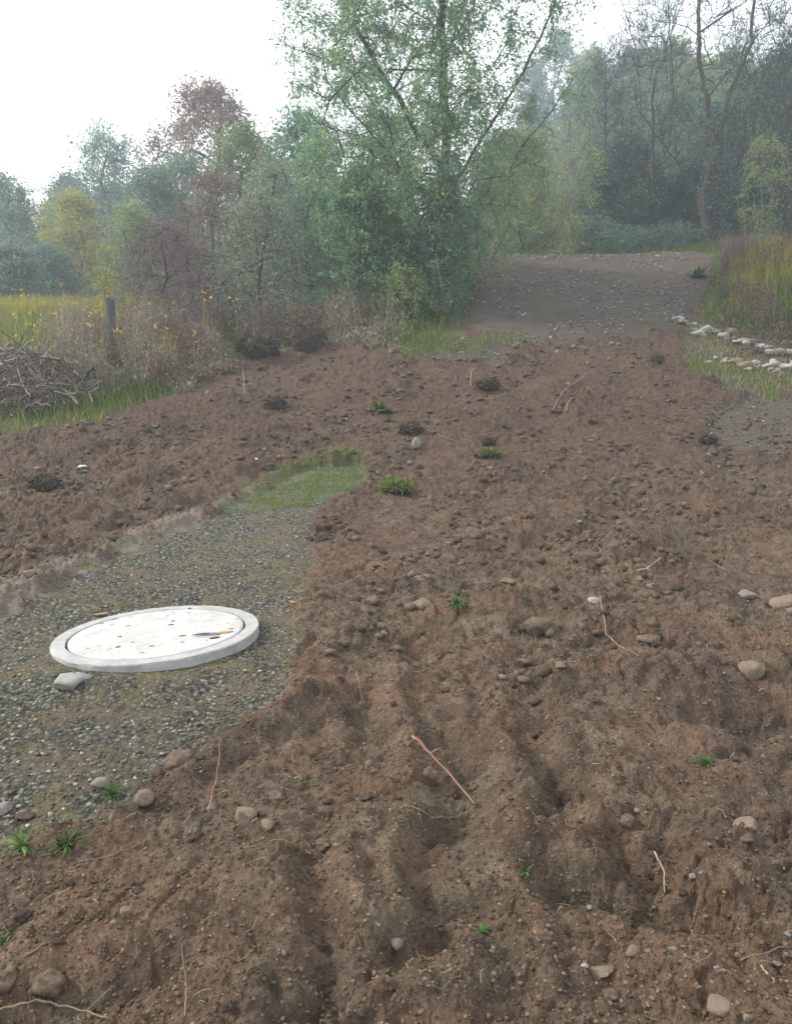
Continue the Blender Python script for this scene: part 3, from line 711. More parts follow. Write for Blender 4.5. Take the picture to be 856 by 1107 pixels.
# dry weed stems in front of the thicket
SODS = [W(279,386), W(333,378)]
def weedfield(n, spec, h, mat, name, label, mask=MG, sd=1):
    g = Geo()
    X, Y, Z = sampler(n, *spec, mask)
    dens = vnoise(X*1.7, Y*1.7, 19+sd); 
    pxx = CX+F*X/(Y*cp-(Z-CAMZ)*sp); k = (dens > .40) & (rng.random(len(X)) < np.minimum(sstep(spec[0]-2, spec[0]+70, pxx), sstep(spec[1]+2, spec[1]-70, pxx))+.02)
    for a_, b_ in SODS: k &= (np.hypot(X-a_, Y-b_) > .55)
    X, Y, Z = X[k], Y[k], Z[k]
    hh = h*(.25+1.9*np.clip(dens[k]-.35, 0, 1)**.8)*(.6+.8*vnoise(X*5, Y*5, 66))*edgef(X, Y)
    g.add(*blades(X, Y, Z, hh, .014, .30, seg=4))
    # side leaflets and seed heads on the stems
    m = len(X)
    for q in range(5):
        t = rng.uniform(.35, 1.0, m); C = np.stack([X+rng.normal(size=m)*.07, Y+rng.normal(size=m)*.07, Z+hh*t*.8], -1)
        D = unit(m)*.8; D[:, 2] += .5
        g.add(*leaf_quads(C, D, .07, .35))
    return tag(g.build(name, mat, smooth=False), label, 'weeds', kind='stuff')
weedfield(13000, (35, 450, 12.8, 17.2), .95, M_DRY, 'dry_weeds', 'tall dry beige weed stems in front of the left thicket')
weedfield(7000, (70, 400, 13.2, 17.6), .85, M_DRYP, 'brown_weeds', 'brown-purple dead weeds mixed into the left thicket', sd=5)
g = Geo()
X, Y, Z = sampler(130, 20, 430, 13, 18.5, MG); h_ = rng.uniform(.5, 1.35, len(X))
C = np.stack([X, Y, Z+h_], -1)
for q in range(4): g.add(*leaf_quads(C+rng.normal(size=C.shape)*.02, unit(len(C)), .05, .8))
g.add(*blades(X, Y, Z, h_/.9, .008, .05))
tag(g.build('yellow_flowers', M_FLOWER, smooth=False), 'tiny yellow flower heads dotted through the left weeds', 'flowers', kind='stuff')
# green at the weed foot and below the shrubs
g = Geo(); X, Y, Z = sampler(16000, 40, 520, 12.2, 17.5, MG); k = vnoise(X*1.3, Y*1.3, 77) > .45; g.add(*blades(X[k], Y[k], Z[k], .42*edgef(X[k], Y[k]), .02, .6))
X, Y, Z = sampler(14000, -300, 150, 10, 14.5, MG); g.add(*blades(X, Y, Z, .12, .011, .9, tint=.35+.65*rng.random(len(X))))
X, Y, Z = sampler(2500, 440, 565, 14.4, 16.6, lambda X,Y,g,st,pb,rd,mg,g2: (Y<15.8)&(vnoise(X*2,Y*2,5)>.5)); g.add(*blades(X, Y, Z, .10, .012, .8))
tag(g.build('undergrowth', M_GRASS, smooth=False), 'short green undergrowth along the left edge of the dug soil', 'grass', kind='stuff')
# right bank
g = Geo(); X, Y, Z = sampler(26000, 745, 1150, 13.0, 24, MG); g.add(*blades(X, Y, Z, .50*edgef(X, Y), .02, .55))
X, Y, Z = sampler(9000, 735, 900, 11.5, 16.5, MG); k = vnoise(X*2.2, Y*2.2, 31) > .66; g.add(*blades(X[k], Y[k], Z[k], .13, .010, .8, tint=.3+.7*rng.random(k.sum())))
g2_ = Geo(); k = ~k & (rng.random(len(k)) > .3); g2_.add(*blades(X[k], Y[k], Z[k], .12, .010, .9)); tag(g2_.build('dry_grass', M_DRY, smooth=False), 'short dry grass between the rubble stones at the foot of the right bank', 'grass', kind='stuff')
tag(g.build('bank_grass', M_GRASS, smooth=False), 'green grass covering the bank on the right of the road', 'grass', kind='stuff')
g = Geo(); X, Y, Z = sampler(9000, 785, 1000, 16.5, 20.5, MG); k = vnoise(X*.9, Y*.9, 7) > .35; g.add(*blades(X[k], Y[k], Z[k], .75*edgef(X[k], Y[k]), .022, .45))
tag(g.build('bank_yellow_grass', M_GRASSY, smooth=False), 'yellow-green taller grass on the crest of the right bank', 'grass', kind='stuff')
weedfield(4200, (760, 960, 14.2, 19.5), .75, M_DRYP, 'bank_weeds', 'reddish-brown dead weeds on the right bank', sd=9)
g = Geo(); X, Y, Z = sampler(2600, 776, 822, 19.5, 23.5, MG); k = vnoise(X*2.3, Y*2.3, 12) > .5; X, Y, Z = X[k], Y[k], Z[k]; g.add(*blades(X, Y, Z, .35+.55*rng.random(len(X)), .016, .55))
tag(g.build('russet_weeds', M_DRYP, smooth=False), 'upright russet weed clump where the right bank meets the road crest', 'weeds', kind='stuff')
# grass along the crest foot of the trees
g = Geo(); X, Y, Z = sampler(9000, 480, 800, 26.5, 31, lambda X,Y,g,st,pb,rd,mg,g2: (Y > 27.2) | (mg > .5)); g.add(*blades(X, Y, Z, .45, .025, .5))
tag(g.build('crest_grass', M_GRASS, smooth=False), 'grass fringe under the trees along the crest of the road', 'grass', kind='stuff')
g = Geo(); X, Y, Z = sampler(26000, -250, 330, 26, 58, MG); g.add(*blades(X, Y, Z, .55, .05, .6))
tag(g.build('hillside_grass', M_DRY, smooth=False), 'pale brown grass on the open left hillside', 'grass', kind='stuff')
# bright strip of turf beyond the concrete cover
g = Geo(); X, Y, Z = sampler(30000, 215, 400, 7.2, 10.5, lambda X,Y,g,st,pb,rd,mg,g2: (st > .35) & (vnoise(X*5, Y*5, 3)*.6+vnoise(X*14, Y*14, 3)*.4 > .47)); g.add(*blades(X, Y, Z, .034, .005, .9, seg=2))
X, Y, Z = sampler(3000, 85, 150, 5.9, 6.9, lambda X,Y,g,st,pb,rd,mg,g2: (pb > .4)&(vnoise(X*7, Y*7, 4) > .55)); g.add(*blades(X, Y, Z, .03, .005, .9, seg=2))
tag(g.build('turf_strip', M_BRIGHT, smooth=False), 'bright green strip of short turf beyond the round cover', 'grass', kind='stuff')
g = Geo(); X, Y, Z = sampler(26000, -60, 400, 2.2, 8.5, lambda X,Y,g,st,pb,rd,mg,g2: (g > .5) & (fbm(X*3, Y*3, 55, 3) > .14) & (np.hypot(X-RING_XY[0], Y-RING_XY[1]) > .7)); g.add(*blades(X, Y, Z-.002, .016, .005, 1.2, seg=2))
M_MOSS = tinted('moss', (.09,.090,.028), (.20,.175,.055), (.30,.25,.08))
tag(g.build('moss', M_MOSS, smooth=False), 'olive moss and tiny weeds growing between the gravel', 'moss', kind='stuff')

# ------------------------------------------------------------------ rocks
def ico(sub):
    import bmesh
    bm = bmesh.new(); bmesh.ops.create_icosphere(bm, subdivisions=sub, radius=1)
    V = np.array([v.co[:] for v in bm.verts]); Fc = np.array([[v.index for v in f.verts] for f in bm.faces]); bm.free(); return V, Fc
ICO1, ICO3, ICO4 = ico(1), ico(3), ico(4)
def rock_shape(seed, dims, ang=.6, sub=3, rough=.12):
    V, Fc = (ICO4 if sub == 4 else ICO3); V = V.copy(); r = np.random.default_rng(seed)
    for _ in range(int(14*ang)+2):                      # planar facets
        n = r.normal(size=3); n /= np.linalg.norm(n); h = r.uniform(.58, .86); d = V@n; k = d > h
        V[k] -= np.outer((d[k]-h)*min(1, ang*1.25), n)
    dn = np.array([mnoise.fractal(Vector(v*1.9+seed*3.1), .9, 2.1, 4)+.45*mnoise.noise(Vector(v*5+seed))+.25*mnoise.noise(Vector(v*11+seed)) for v in V])
    V = V*(1+rough*dn)[:, None]
    return V*np.array(dims), Fc
M_STONE = simple('stone_grey', (.13,.118,.10), (.24,.22,.19), 22, .85, .5, 90, c3=(.14,.12,.10))
M_STONEW = simple('stone_pale', (.20,.195,.17), (.32,.31,.28), 20, .85, .5, 90, c3=(.30,.29,.26))
M_STONEB = simple('stone_tan', (.125,.092,.066), (.215,.165,.12), 18, .9, .5, 80, c3=(.13,.095,.07))
M_CLOD = simple('clod_brown', (.098,.068,.050), (.165,.120,.088), 25, .98, 1.0, 110, c3=(.20,.15,.11), spec=.1)
M_CLODD = simple('clod_dark', (.075,.054,.041), (.125,.092,.070), 25, .98, 1.0, 110, spec=.1)
_rk = {}
def rock(name, label, cat, px, py, wpx, mat, asp=(1, .8, .6), rz=0, sink=.25, ang=.6, group=None, rough=.12, sub=3):
    p = P(px, py); dep = p.y*cp-(p.z-CAMZ)*sp
    hw = wpx*.5/F*dep; d = (hw, hw*asp[1], hw*asp[2])
    V, Fc = rock_shape(int(px*7+py) % 9999, d, ang, sub, rough)
    o = mesh_obj(name, V, Fc, mat, smooth=False); o.location = (p.x, p.y, p.z+d[2]*(1-2*sink)); o.rotation_euler = (rng.normal()*.12, rng.normal()*.12, rz)
    return tag(o, label, cat, group)
S, WH, TN, BR, DK = M_STONE, M_STONEW, M_STONEB, M_CLOD, M_CLODD
for a in [
 ('stone','broad pale grey stone lying in front of the left end of the round cover','stone',72,742,40,WH,(1,.7,.55)),
 ('stone','flat light stone tucked under the rim, behind the broad pale grey stone','stone',88,733,26,WH,(1,.5,.4)),
 ('stone','pale flat stone slab near the bottom right of the dug soil','stone',648,1054,42,TN,(1,.55,.30)),
 ('stone','tiny white pebble touching the pale flat slab near the bottom right','stone',632,1046,9,WH),
 ('stone','blocky tan stone right of the nearest grass tuft, by the gravel edge','stone',156,866,24,TN,(1,.9,.85)),
 ('stone','large squarish grey-brown rock on the soil ridge below the gravel','rock',266,886,32,TN,(1,.9,.8)),
 ('stone','rounded brown stone touching the right side of the large squarish rock','stone',289,894,17,TN,(1,.9,.85)),
 ('stone','round brown stone above left of the large squarish rock','stone',229,876,14,TN,(1,.9,.9)),
 ('stone','grey stone cut by the left edge of the picture, above the grass tufts','stone',3,877,26,S,(1,.8,.7)),
 ('stone','dark flat rock beside the left-edge grey stone','stone',28,884,22,DK,(1,.8,.4)),
 ('stone','bluish grey stone just above the nearest grass tuft','stone',108,850,22,S,(1,.8,.6)),
 ('stone','white pebble left of the centre of the foreground mound','stone',135,988,15,TN,(1,.8,.7)),
 ('stone','smaller pale pebble just left of the foreground white pebble','stone',123,998,9,TN),
 ('stone','white angular stone low in the middle foreground rut','stone',429,1024,18,S,(1,.8,.75)),
 ('stone','grey-brown rounded boulder at the bottom right corner area','stone',776,1090,34,TN,(1,.8,.6)),
 ('stone','small yellowish stone right of the bottom right boulder','stone',808,1102,14,TN),
 ('stone','round tan stone above the pale flat slab','stone',684,1030,18,TN,(1,.9,.8)),
 ('stone','pair-half stone on the upper right lip of the deep hollow','stone',738,966,9,WH),
 ('stone','white stone below the right lip of the deep hollow','stone',748,950,12,S),
 ('stone','flat oval tan stone right of the deep hollow','stone',806,893,28,TN,(1,.8,.5)),
 ('stone','small brown stone beside the flat oval tan stone','stone',808,910,16,BR,(1,.8,.7)),
 ('stone','pale flat stone in the middle of the dug field, above the hollow root','stone',641,651,16,WH,(1,.7,.55)),
 ('stone','pale stone on the clod row left of the middle','stone',549,630,16,TN,(1,.7,.5)),
 ('stone','rounded brown stone in the far middle of the dug field','stone',514,580,26,BR,(1,.85,.7)),
 ('stone','round stone left of the green sprig on the clod row','stone',457,656,24,TN,(1,.8,.7)),
 ('stone','small stone at the left end of the clod row','stone',402,652,18,BR,(1,.8,.7)),
 ('stone','round dark ball-shaped clod left of the long reddish stick','clod',461,844,25,BR,(1,.95,.9)),
 ('stone','small round clod left of the ball-shaped dark clod','clod',427,841,15,BR,(1,.9,.8)),
 ('stone','half-buried brown rock at the right side of the field, above the dark hollow','rock',813,729,32,TN,(1,.8,.8)),
 ('stone','beige rock at the right edge of the picture amid rubble','rock',848,655,40,TN,(1,.7,.6)),
 ('stone','grey rubble stone left of the beige right-edge rock','stone',806,645,22,S,(1,.7,.6)),
 ('stone','brown flat stone on the left soil, above the round cover','stone',32,622,18,TN,(1,.8,.6)),
 ('stone','pale buried stone beside the small round light stone near the middle','stone',606,721,14,TN,(1,.8,.7)),
 ('soil_clod','large brown clod with an overhanging side at the gravel edge','clod',198,826,42,BR,(1,.8,.55)),
 ('soil_clod','flat clod right of the dug edge, below the turned ridge','clod',300,862,20,BR,(1,.8,.5)),
 ('soil_clod','big rounded mound clod in the centre of the field below the clod row','clod',583,682,46,BR,(1,.8,.6)),
 ('soil_clod','wide low clod right of the big rounded mound clod','clod',702,694,30,BR,(1,.8,.5)),
 ('soil_clod','rounded clod at the bottom left corner','clod',55,1064,42,BR,(1,.9,.7)),
 ('soil_clod','clod at the far left edge beside the bottom left rounded clod','clod',8,1060,34,BR,(1,.9,.7)),
 ('soil_clod','small clod in the middle foreground, right of the squarish rock','clod',350,915,18,BR,(1,.9,.8)),
 ('soil_clod','clod standing on the ridge right of the deep hollow','clod',676,890,20,BR,(1,.9,.8)),
 ('soil_clod','dark clod beside the large squarish rock','clod',283,882,12,DK),
 ('soil_clod','clod lying in the crack left of the pale flat slab','clod',660,1078,18,BR,(1,.9,.8)),
 ('concrete_lump','upright pale concrete lump half sunk in the far soil','concrete lump',449,482,13,S,(1,.6,1.3)),
]:
    nm, lb, ct, px, py, w, mt = a[:7]; rock(nm, lb, ct, px, py, w, mt, a[7] if len(a) > 7 else (1,.8,.7), rz=rng.normal()*.3, ang=.75 if mt in (BR, DK) else .8, rough=.34 if mt in (BR, DK) else .10, sink=.40 if mt in (BR, DK) else .36)
# rubble of pale stones along the foot of the right bank
RUB = [(px_+.0, py_, w_) for (x0_,y0_),(x1_,y1_),n_ in (((728,347),(775,366),9),((775,366),(822,377),12),((822,377),(862,392),11),((768,393),(812,400),7),((812,400),(850,402),8)) for px_, py_, w_ in [(x0_+(x1_-x0_)*t_/n_, y0_+(y1_-y0_)*t_/n_, 8) for t_ in range(n_)]]
for i, (px, py, w) in enumerate(RUB+[(728,347,10),(741,353,14),(749,359,12),(764,364,16),(791,370,14),(806,373,14),(829,381,16),(842,386,18),(850,394,20),(828,399,18),(796,394,14),(735,349,12),(756,363,14),(772,364,16),(783,368,12),(800,372,13),(812,374,12),(822,378,14),(835,384,16),(848,388,16),(838,398,24),(818,396,16),(806,397,12),(782,393,12),(771,391,10),(745,352,8),(858,396,20)]):
    rock('rubble_stone', 'pale rubble stone in the line along the foot of the right bank', 'stone', px+rng.normal()*2, py-2+rng.normal()*2, w*rng.uniform(.6, 1.5), WH if i % 3 else TN, (1,rng.uniform(.5,1),rng.uniform(.35,.7)), rz=rng.uniform(-.7,.7), ang=.9, sink=.32, group='rubble along the right bank')
# clods of turf / roots thrown on the far soil
M_SOD = tinted('sod_root', (.045,.036,.026), (.105,.088,.058), (.18,.15,.095))
M_SODE = simple('turf_earth', (.045,.035,.027), (.088,.068,.051), 25, .98, 1.0, 110, spec=.1)
def sod(px, py, w, label, h=.6, green=.0, seed=1):
    p = P(px, py); dep = p.y*cp-(p.z-CAMZ)*sp; hw = w*.5/F*dep
    root = empty('turf_clump', p); tag(root, label, 'clump')
    V, Fc = rock_shape(seed+50, (hw*.92, hw*.7, hw*h), .1, 3, .3); mesh_obj('earth', V, Fc, M_SODE, root, smooth=True).location = (0,0,hw*h*.45)
    n = int(500+400*green); d = unit(n); d[:, 2] = np.abs(d[:, 2]); q = d*np.array([hw, hw*.75, hw*h])*.8+np.array([0,0,hw*h*.4])
    dd = d+unit(n)*.7; dd[:, 2] -= .3
    V, Fq, T = leaf_quads(q, dd, hw*.42, .14); mesh_obj('roots', V, Fq, M_SOD if not green else M_GRASS, root, T)
sod(279,384,46,'wide dark turf clump at the top edge of the left soil', .55, seed=1)
sod(333,376,38,'rounded upright dark root clump at the foot of the thicket', .95, seed=2)
sod(297,442,26,'dark turf clump alone in the middle of the upper left soil', .7, seed=3)
sod(444,468,26,'dark clump beside the upright concrete lump', .6, seed=4)
sod(527,420,26,'dark rooty clump near the top middle of the dug field', .45, seed=5)
sod(528,481,16,'small dark clump in the far middle of the dug field', .6, seed=6)
sod(530,493,22,'flat grassy clump right below the small dark far clump', .4, .5, seed=7)
sod(428,530,36,'low olive turf clump right of the bright turf strip', .35, .5, seed=8)
sod(48,528,34,'dark crumbled clump on the soil at the left edge', .5, seed=9)
sod(765,478,20,'dark clump where the dug soil meets the right gravel', .5, seed=10)
sod(710,392,14,'small dark clump near the road end of the dug soil', .8, seed=11)
# scattered countable clods and pebbles (same for all: shared label + group)
cp_protos = [rock_shape(200+i, (1, .8, .65), .45, 3, .36) for i in range(6)]; st_protos = [rock_shape(300+i, (1, .8, .6), .75, 3, .08) for i in range(6)]
def scatter_group(n, protos_, mats, name, label, cat, group, smin, smax, pw=2.5, ylim=(1.8, 15), mask=None, sink=.25):
    mes = []
    for i, (V, Fc) in enumerate(protos_):
        for mt in mats:
            me = bpy.data.meshes.new(name); me.from_pydata(V.tolist(), [], Fc.tolist()); me.materials.append(mt)
            me.update(); mes.append(me)
    m = n*6; d = rng.uniform(.02, 1, m); px = rng.uniform(-60, 916, m); py = rng.uniform(385, 1120, m)
    pts = []
    Yc = np.array([W(a, b)[1] for a, b in zip(px[:m], py[:m])]); Xc = (px-CX)/F*(Yc*cp+(CAMZ-z_base(px*0, Yc))*sp)
    k = mask(Xc, Yc, *masks(Xc, Yc)); Xc, Yc = Xc[k][:n], Yc[k][:n]; Zc = height(Xc, Yc)
    for x, y, z in zip(Xc, Yc, Zc):
        s = (smin+(smax-smin)*rng.random()**pw)*(1+.04*y)
        o = bpy.data.objects.new(name, random.choice(mes)); col.objects.link(o)
        o.location = (x, y, z+s*.65*(1-2*sink)); o.scale = (s*rng.uniform(.8,1.2), s*rng.uniform(.8,1.2), s*rng.uniform(.75,1.2)); o.rotation_euler = (rng.uniform(-.3,.3), rng.uniform(-.3,.3), rng.uniform(0,6.28))
        tag(o, label, cat, group)
SOILM = lambda X,Y,g,st,pb,rd,mg,g2: (g+rd+mg < .3)
scatter_group(160, cp_protos, [BR, BR, BR, DK], 'soil_clod', 'fist-sized brown clod of dug earth lying loose on the bare soil', 'clod', 'loose clods on the dug soil', .010, .034, pw=2.4, mask=SOILM, sink=.38)
scatter_group(110, st_protos, [TN, TN, S], 'pebble', 'small pale pebble lying loose on the bare brown soil', 'pebble', 'pebbles on the dug soil', .005, .016, mask=SOILM)
# uncountable crumbs and gravel
def crumbs(n, name, label, cat, mat, smin, smax, pw, mask, pxr=(-80, 940), yr=(1.6, 14), flat=.7):
    Y = np.exp(rng.uniform(math.log(yr[0]), math.log(yr[1]), n)); px = rng.uniform(*pxr, n)
    z = z_base(np.zeros(n), Y); X = (px-CX)/F*(Y*cp+(CAMZ-z)*sp)
    k = mask(X, Y, *masks(X, Y)); X, Y = X[k], Y[k]; Z = height(X, Y); n = len(X)
    V0, F0 = ICO1; nv = len(V0)
    s = (smin+(smax-smin)*rng.random(n)**pw)*(.75+.06*Y)
    A = unit(n); ang = rng.uniform(0, 6.28, n); ca, sa = np.cos(ang), np.sin(ang)
    jit = 1+.42*(rng.random((n, nv))-.5)*2
    V = V0[None]*jit[..., None]*np.stack([s*rng.uniform(.7,1.3,n), s*rng.uniform(.7,1.1,n), s*flat*rng.uniform(.6,1.2,n)], -1)[:, None]
    x = V[..., 0]*ca[:, None]-V[..., 1]*sa[:, None]+X[:, None]; y = V[..., 0]*sa[:, None]+V[..., 1]*ca[:, None]+Y[:, None]; zz = V[..., 2]+(Z+s*.25)[:, None]
    V = np.stack([x, y, zz], -1).reshape(-1, 3); Fc = (F0[None]+np.arange(n)[:, None, None]*nv).reshape(-1, 3)
    return tag(mesh_obj(name, V, Fc, mat, None, np.repeat(rng.random(n), nv), False), label, cat, kind='stuff')
M_CRUMB = tinted('soil_crumb', (.062,.043,.031), (.140,.101,.073), (.185,.138,.102), rough=.97, bump=.8, mid=(.100,.072,.051))
M_GRAV = tinted('gravel_stone', (.06,.058,.048), (.15,.145,.125), (.34,.32,.28), rough=.9, bump=.5)
M_ROADST = tinted('road_stone', (.12,.11,.10), (.26,.245,.22), (.42,.40,.36), rough=.9)
crumbs(60000, 'soil_crumbs', 'fine crumbs of loose brown earth over the dug field', 'soil', M_CRUMB, .0025, .010, 3.2, lambda X,Y,g,st,pb,rd,mg,g2: (g*.8+rd+mg < .3+.6*vnoise(X*9, Y*9, 8)**2))
crumbs(15000, 'gravel_stones', 'loose grey gravel around the round cover', 'gravel', M_GRAV, .004, .013, 2, lambda X,Y,g,st,pb,rd,mg,g2: (g > .35)&(st < .5)&(pb < .6)&(np.hypot(X-RING_XY[0], Y-RING_XY[1]) > .66), pxr=(-200, 420), yr=(2, 9), flat=.6)
crumbs(5200, 'road_stones', 'small pale stones and fallen leaves strewn over the upper dirt road', 'stones', M_ROADST, .010, .026, 2, lambda X,Y,g,st,pb,rd,mg,g2: (rd > .4)&(vnoise(X*1.1, Y*.8, 9) > .35), pxr=(450, 800), yr=(14, 27), flat=.5)
crumbs(1500, 'bank_gravel', 'grey gravel at the right edge below the bank', 'gravel', M_GRAV, .008, .022, 2, lambda X,Y,g,st,pb,rd,mg,g2: (g2 > .3), pxr=(740, 1000), yr=(9, 14), flat=.6)
crumbs(60000, 'soil_lumps', 'loose lumps of earth covering the far part of the dug field', 'soil', M_CRUMB, .003, .040, 6.5, lambda X,Y,g,st,pb,rd,mg,g2: (g+rd+mg < .3) & (vnoise(X*1.6, Y*1.1, 63)*.6+vnoise(X*5, Y*4, 64)*.4 > .52-.0*Y) & (rng.random(len(X)) < sstep(2.0, 9.5, Y)), yr=(2.4, 15.5), flat=.8)
# straw and root fibres
def straw(n, name, label, mat, Lr, mask, pxr=(-60, 916), yr=(1.7, 13), w=.0016):
    Y = np.exp(rng.uniform(math.log(yr[0]), math.log(yr[1]), n)); px = rng.uniform(*pxr, n)
    z = z_base(np.zeros(n), Y); X = (px-CX)/F*(Y*cp+(CAMZ-z)*sp)
    k = mask(X, Y, *masks(X, Y)); X, Y = X[k], Y[k]; G = Geo()
    n = len(X); a = rng.uniform(0, 3.14, n); L = rng.uniform(*Lr, n)*(.6+.1*Y); bx = rng.normal(size=n)*.25*L
    P3 = []
    for t in (-.5, 0, .5):
        x = X+np.cos(a)*L*t-np.sin(a)*bx*(t*t*4-.5)*.5; y = Y+np.sin(a)*L*t+np.cos(a)*bx*(t*t*4-.5)*.5
        P3.append(np.stack([x, y, height(x, y)+.004+rng.random(n)*.01], -1))
    P3 = np.stack(P3, 1)
    for i in range(n): G.tube(P3[i], np.array([w, w*1.1, w*.6])*(.6+.12*Y[i]), 3, rng.random())
    return tag(G.build(name, mat), label, 'straw', kind='stuff')
M_STRAW = tinted('straw', (.16,.115,.075), (.34,.27,.18), (.46,.40,.30))
straw(900, 'straw_bits', 'short straws and root fibres lying over the dug soil', M_STRAW, (.02, .08), SOILM, w=.0011)

# ------------------------------------------------------------------ twigs and sticks
M_TWIG = simple('twig_tan', (.13,.09,.06), (.24,.175,.12), 30, .8, .3, 120)
M_TWIGR = simple('twig_reddish', (.17,.085,.055), (.27,.15,.10), 30, .8, .3, 120)
M_TWIGP = simple('twig_pale', (.24,.19,.135), (.38,.32,.24), 30, .8, .3, 120)
def stick(name, label, cat, pts, r, mat, lift=None, side=None, k=6):
    r = r*.75; q = [P(a, b) for a, b in pts]; c = q[0].copy()
    if lift: q = [p+Vector((0,0,l)) for p, l in zip(q, lift)]
    # resample with wobble
    out = []
    for i in range(len(q)-1):
        for t in range(5):
            p = q[i].lerp(q[i+1], t/5); out.append(p+Vector(rng.normal(size=3)*r*.5))
    out.append(q[-1]); out = np.array([p[:] for p in out])
    gz = height(out[:, 0], out[:, 1]); out[:, 2] = np.maximum(out[:, 2], gz+r*.6)
    m = len(out); rad = r*np.linspace(1, .45, m)*(1+.15*rng.normal(size=m))
    G = Geo(); G.tube(out, rad, k)
    if side:
        for f, dx, dy, dz in side:
            p = out[int(f*(m-1))]; G.tube([p, p+np.array([dx, dy, dz])*.6, p+np.array([dx, dy, dz])], [r*.6, r*.45, r*.2], 5)
    return tag(G.build(name, mat, loc=out[0]), label, cat)
stick('stick','long straight reddish-brown stick lying across the centre rut','stick',[(446,803),(478,836),(513,876)],.0085,M_TWIGR,lift=(.03,.03,.02),side=[(.35,.05,.02,.02)],k=8)
stick('root','thin curved root curling under the lower end of the reddish stick','root',[(437,872),(465,884),(495,884),(516,872)],.0045,M_TWIG)
stick('stick','orange-tan crooked twig right of the pale flat stone','twig',[(648,662),(655,690),(668,702),(690,711)],.008,M_TWIG,lift=(.1,.03,.02,.01))
stick('stick','short white forked stick on the right-hand soil mound','stick',[(688,622),(700,618),(713,611)],.010,M_TWIGP,lift=(.03,.03,.05),side=[(.4,.02,-.06,.0)])
stick('stick','reddish forked twig above the large squarish rock','twig',[(227,872),(235,856),(239,834)],.005,M_TWIGR,lift=(.0,.06,.13),side=[(.2,-.07,.0,.07)])
stick('root','whitish bent root inside the deep hollow','root',[(706,936),(716,948),(718,968)],.004,M_TWIGP,lift=(.05,.03,.01))
stick('stick','thin upright tan twig at the bottom, left of the middle','twig',[(200,1100),(202,1078),(198,1052)],.003,M_TWIG,lift=(0,.03,.09))
stick('stick','long pale twig along the bottom left edge of the picture','twig',[(0,1100),(40,1092),(80,1098),(118,1104)],.005,M_TWIG,lift=(.02,.03,.02,.01),side=[(.8,.06,.03,.05)])
stick('stick','short dark twig crossing the lower left soil','twig',[(25,1036),(60,1020),(82,1000)],.0035,M_TWIG)
stick('stick','pale twig at the right edge near the bottom','twig',[(800,1040),(830,1030),(856,1020)],.004,M_TWIG)
stick('root','small pale twig pointing down below the right-edge twig','twig',[(822,1045),(830,1055),(838,1062)],.004,M_TWIGP)
stick('stick','long pale branch lying far up the dug field toward the road','branch',[(597,448),(606,430),(632,410)],.016,M_TWIG,lift=(.05,.06,.08))
stick('stick','second pale branch beside the long one far up the field','branch',[(612,446),(616,434),(622,430)],.02,M_TWIG)
stick('stick','flat straight twig beside the dark clump in the far field','twig',[(388,477),(410,474),(432,470)],.010,M_TWIG,lift=(.02,.03,.03))
stick('stick','dark slanting branch right of the upright concrete lump','twig',[(462,466),(480,474),(500,480)],.010,M_TWIG)
stick('stick','thin upright pale stem in the upper left soil','stem',[(264,428),(264,420),(263,412)],.008,M_TWIGP,lift=(0,.12,.25))
stick('stick','short pale twig upright near the road end of the field','stem',[(508,418),(509,410),(510,408)],.010,M_TWIGP,lift=(0,.08,.16))
stick('stick','bent tan straw stalk left of the centre ruts','stalk',[(385,740),(390,756),(394,768)],.004,M_TWIG,lift=(.07,.04,0))
stick('stick','thin tan twig arching right of the orange twig','twig',[(470,716),(500,712),(535,716)],.003,M_TWIG)
stick('stick','fine long twig on the ridge right of the centre','twig',[(640,826),(665,836),(690,846)],.003,M_TWIG)
stick('stick','tan twig on the soil at the foot of the left dig edge','twig',[(85,932),(120,925),(158,910)],.0035,M_TWIG)
stick('stick','thin twig lying on the left soil below the thicket','twig',[(150,470),(200,474),(240,478)],.007,M_TWIG)
# debris
def leaf_thing(name, label, cat, px, py, L, mat, asp=.5, rz=0):
    p = P(px, py); n = 7; V = []; Fc = []
    for i in range(n):
        t = i/(n-1); w = L*asp*.5*math.sin(math.pi*min(1, .06+t*.94))**.7+.0005; zc = L*.25*(t-.5)**2*2
        for s in (-1, 0, 1):
            V.append((L*(t-.5), s*w, zc+abs(s)*w*.35+.006))
    for i in range(n-1):
        for s in (0, 1): Fc.append((3*i+s, 3*i+s+1, 3*i+4+s, 3*i+3+s))
    o = mesh_obj(name, V, Fc, mat, smooth=True); o.location = p; o.rotation_euler = (rng.normal()*.2, rng.normal()*.2, rz)
    md = o.modifiers.new('thick', 'SOLIDIFY'); md.thickness = .0012
    return tag(o, label, cat)
M_ORANGE = simple('leaf_orange', (.38,.20,.05), (.50,.30,.09), 30, .7, .2)
M_PAPER = simple('paper_white', (.70,.70,.68), (.82,.82,.80), 30, .7, .2)
leaf_thing('dead_leaf','curled orange-brown leaf on the left soil','leaf',184,508,.12,M_ORANGE,.35,.8)
leaf_thing('dead_leaf','pale leaf between gravel and soil right of the round cover','leaf',316,652,.06,M_ORANGE,.5,.3)
rock('paper_scrap','small white scrap of litter on the left soil','litter',89,506,11,M_PAPER,(1,.8,.4),ang=.9)
rock('paper_scrap','tiny white scrap in the middle of the upper soil','litter',373,454,5,M_PAPER,(1,.8,.5),ang=.9)
rock('paper_scrap','tiny white scrap right of the orange-brown leaf','litter',277,497,5,M_PAPER,(1,.8,.5),ang=.9)

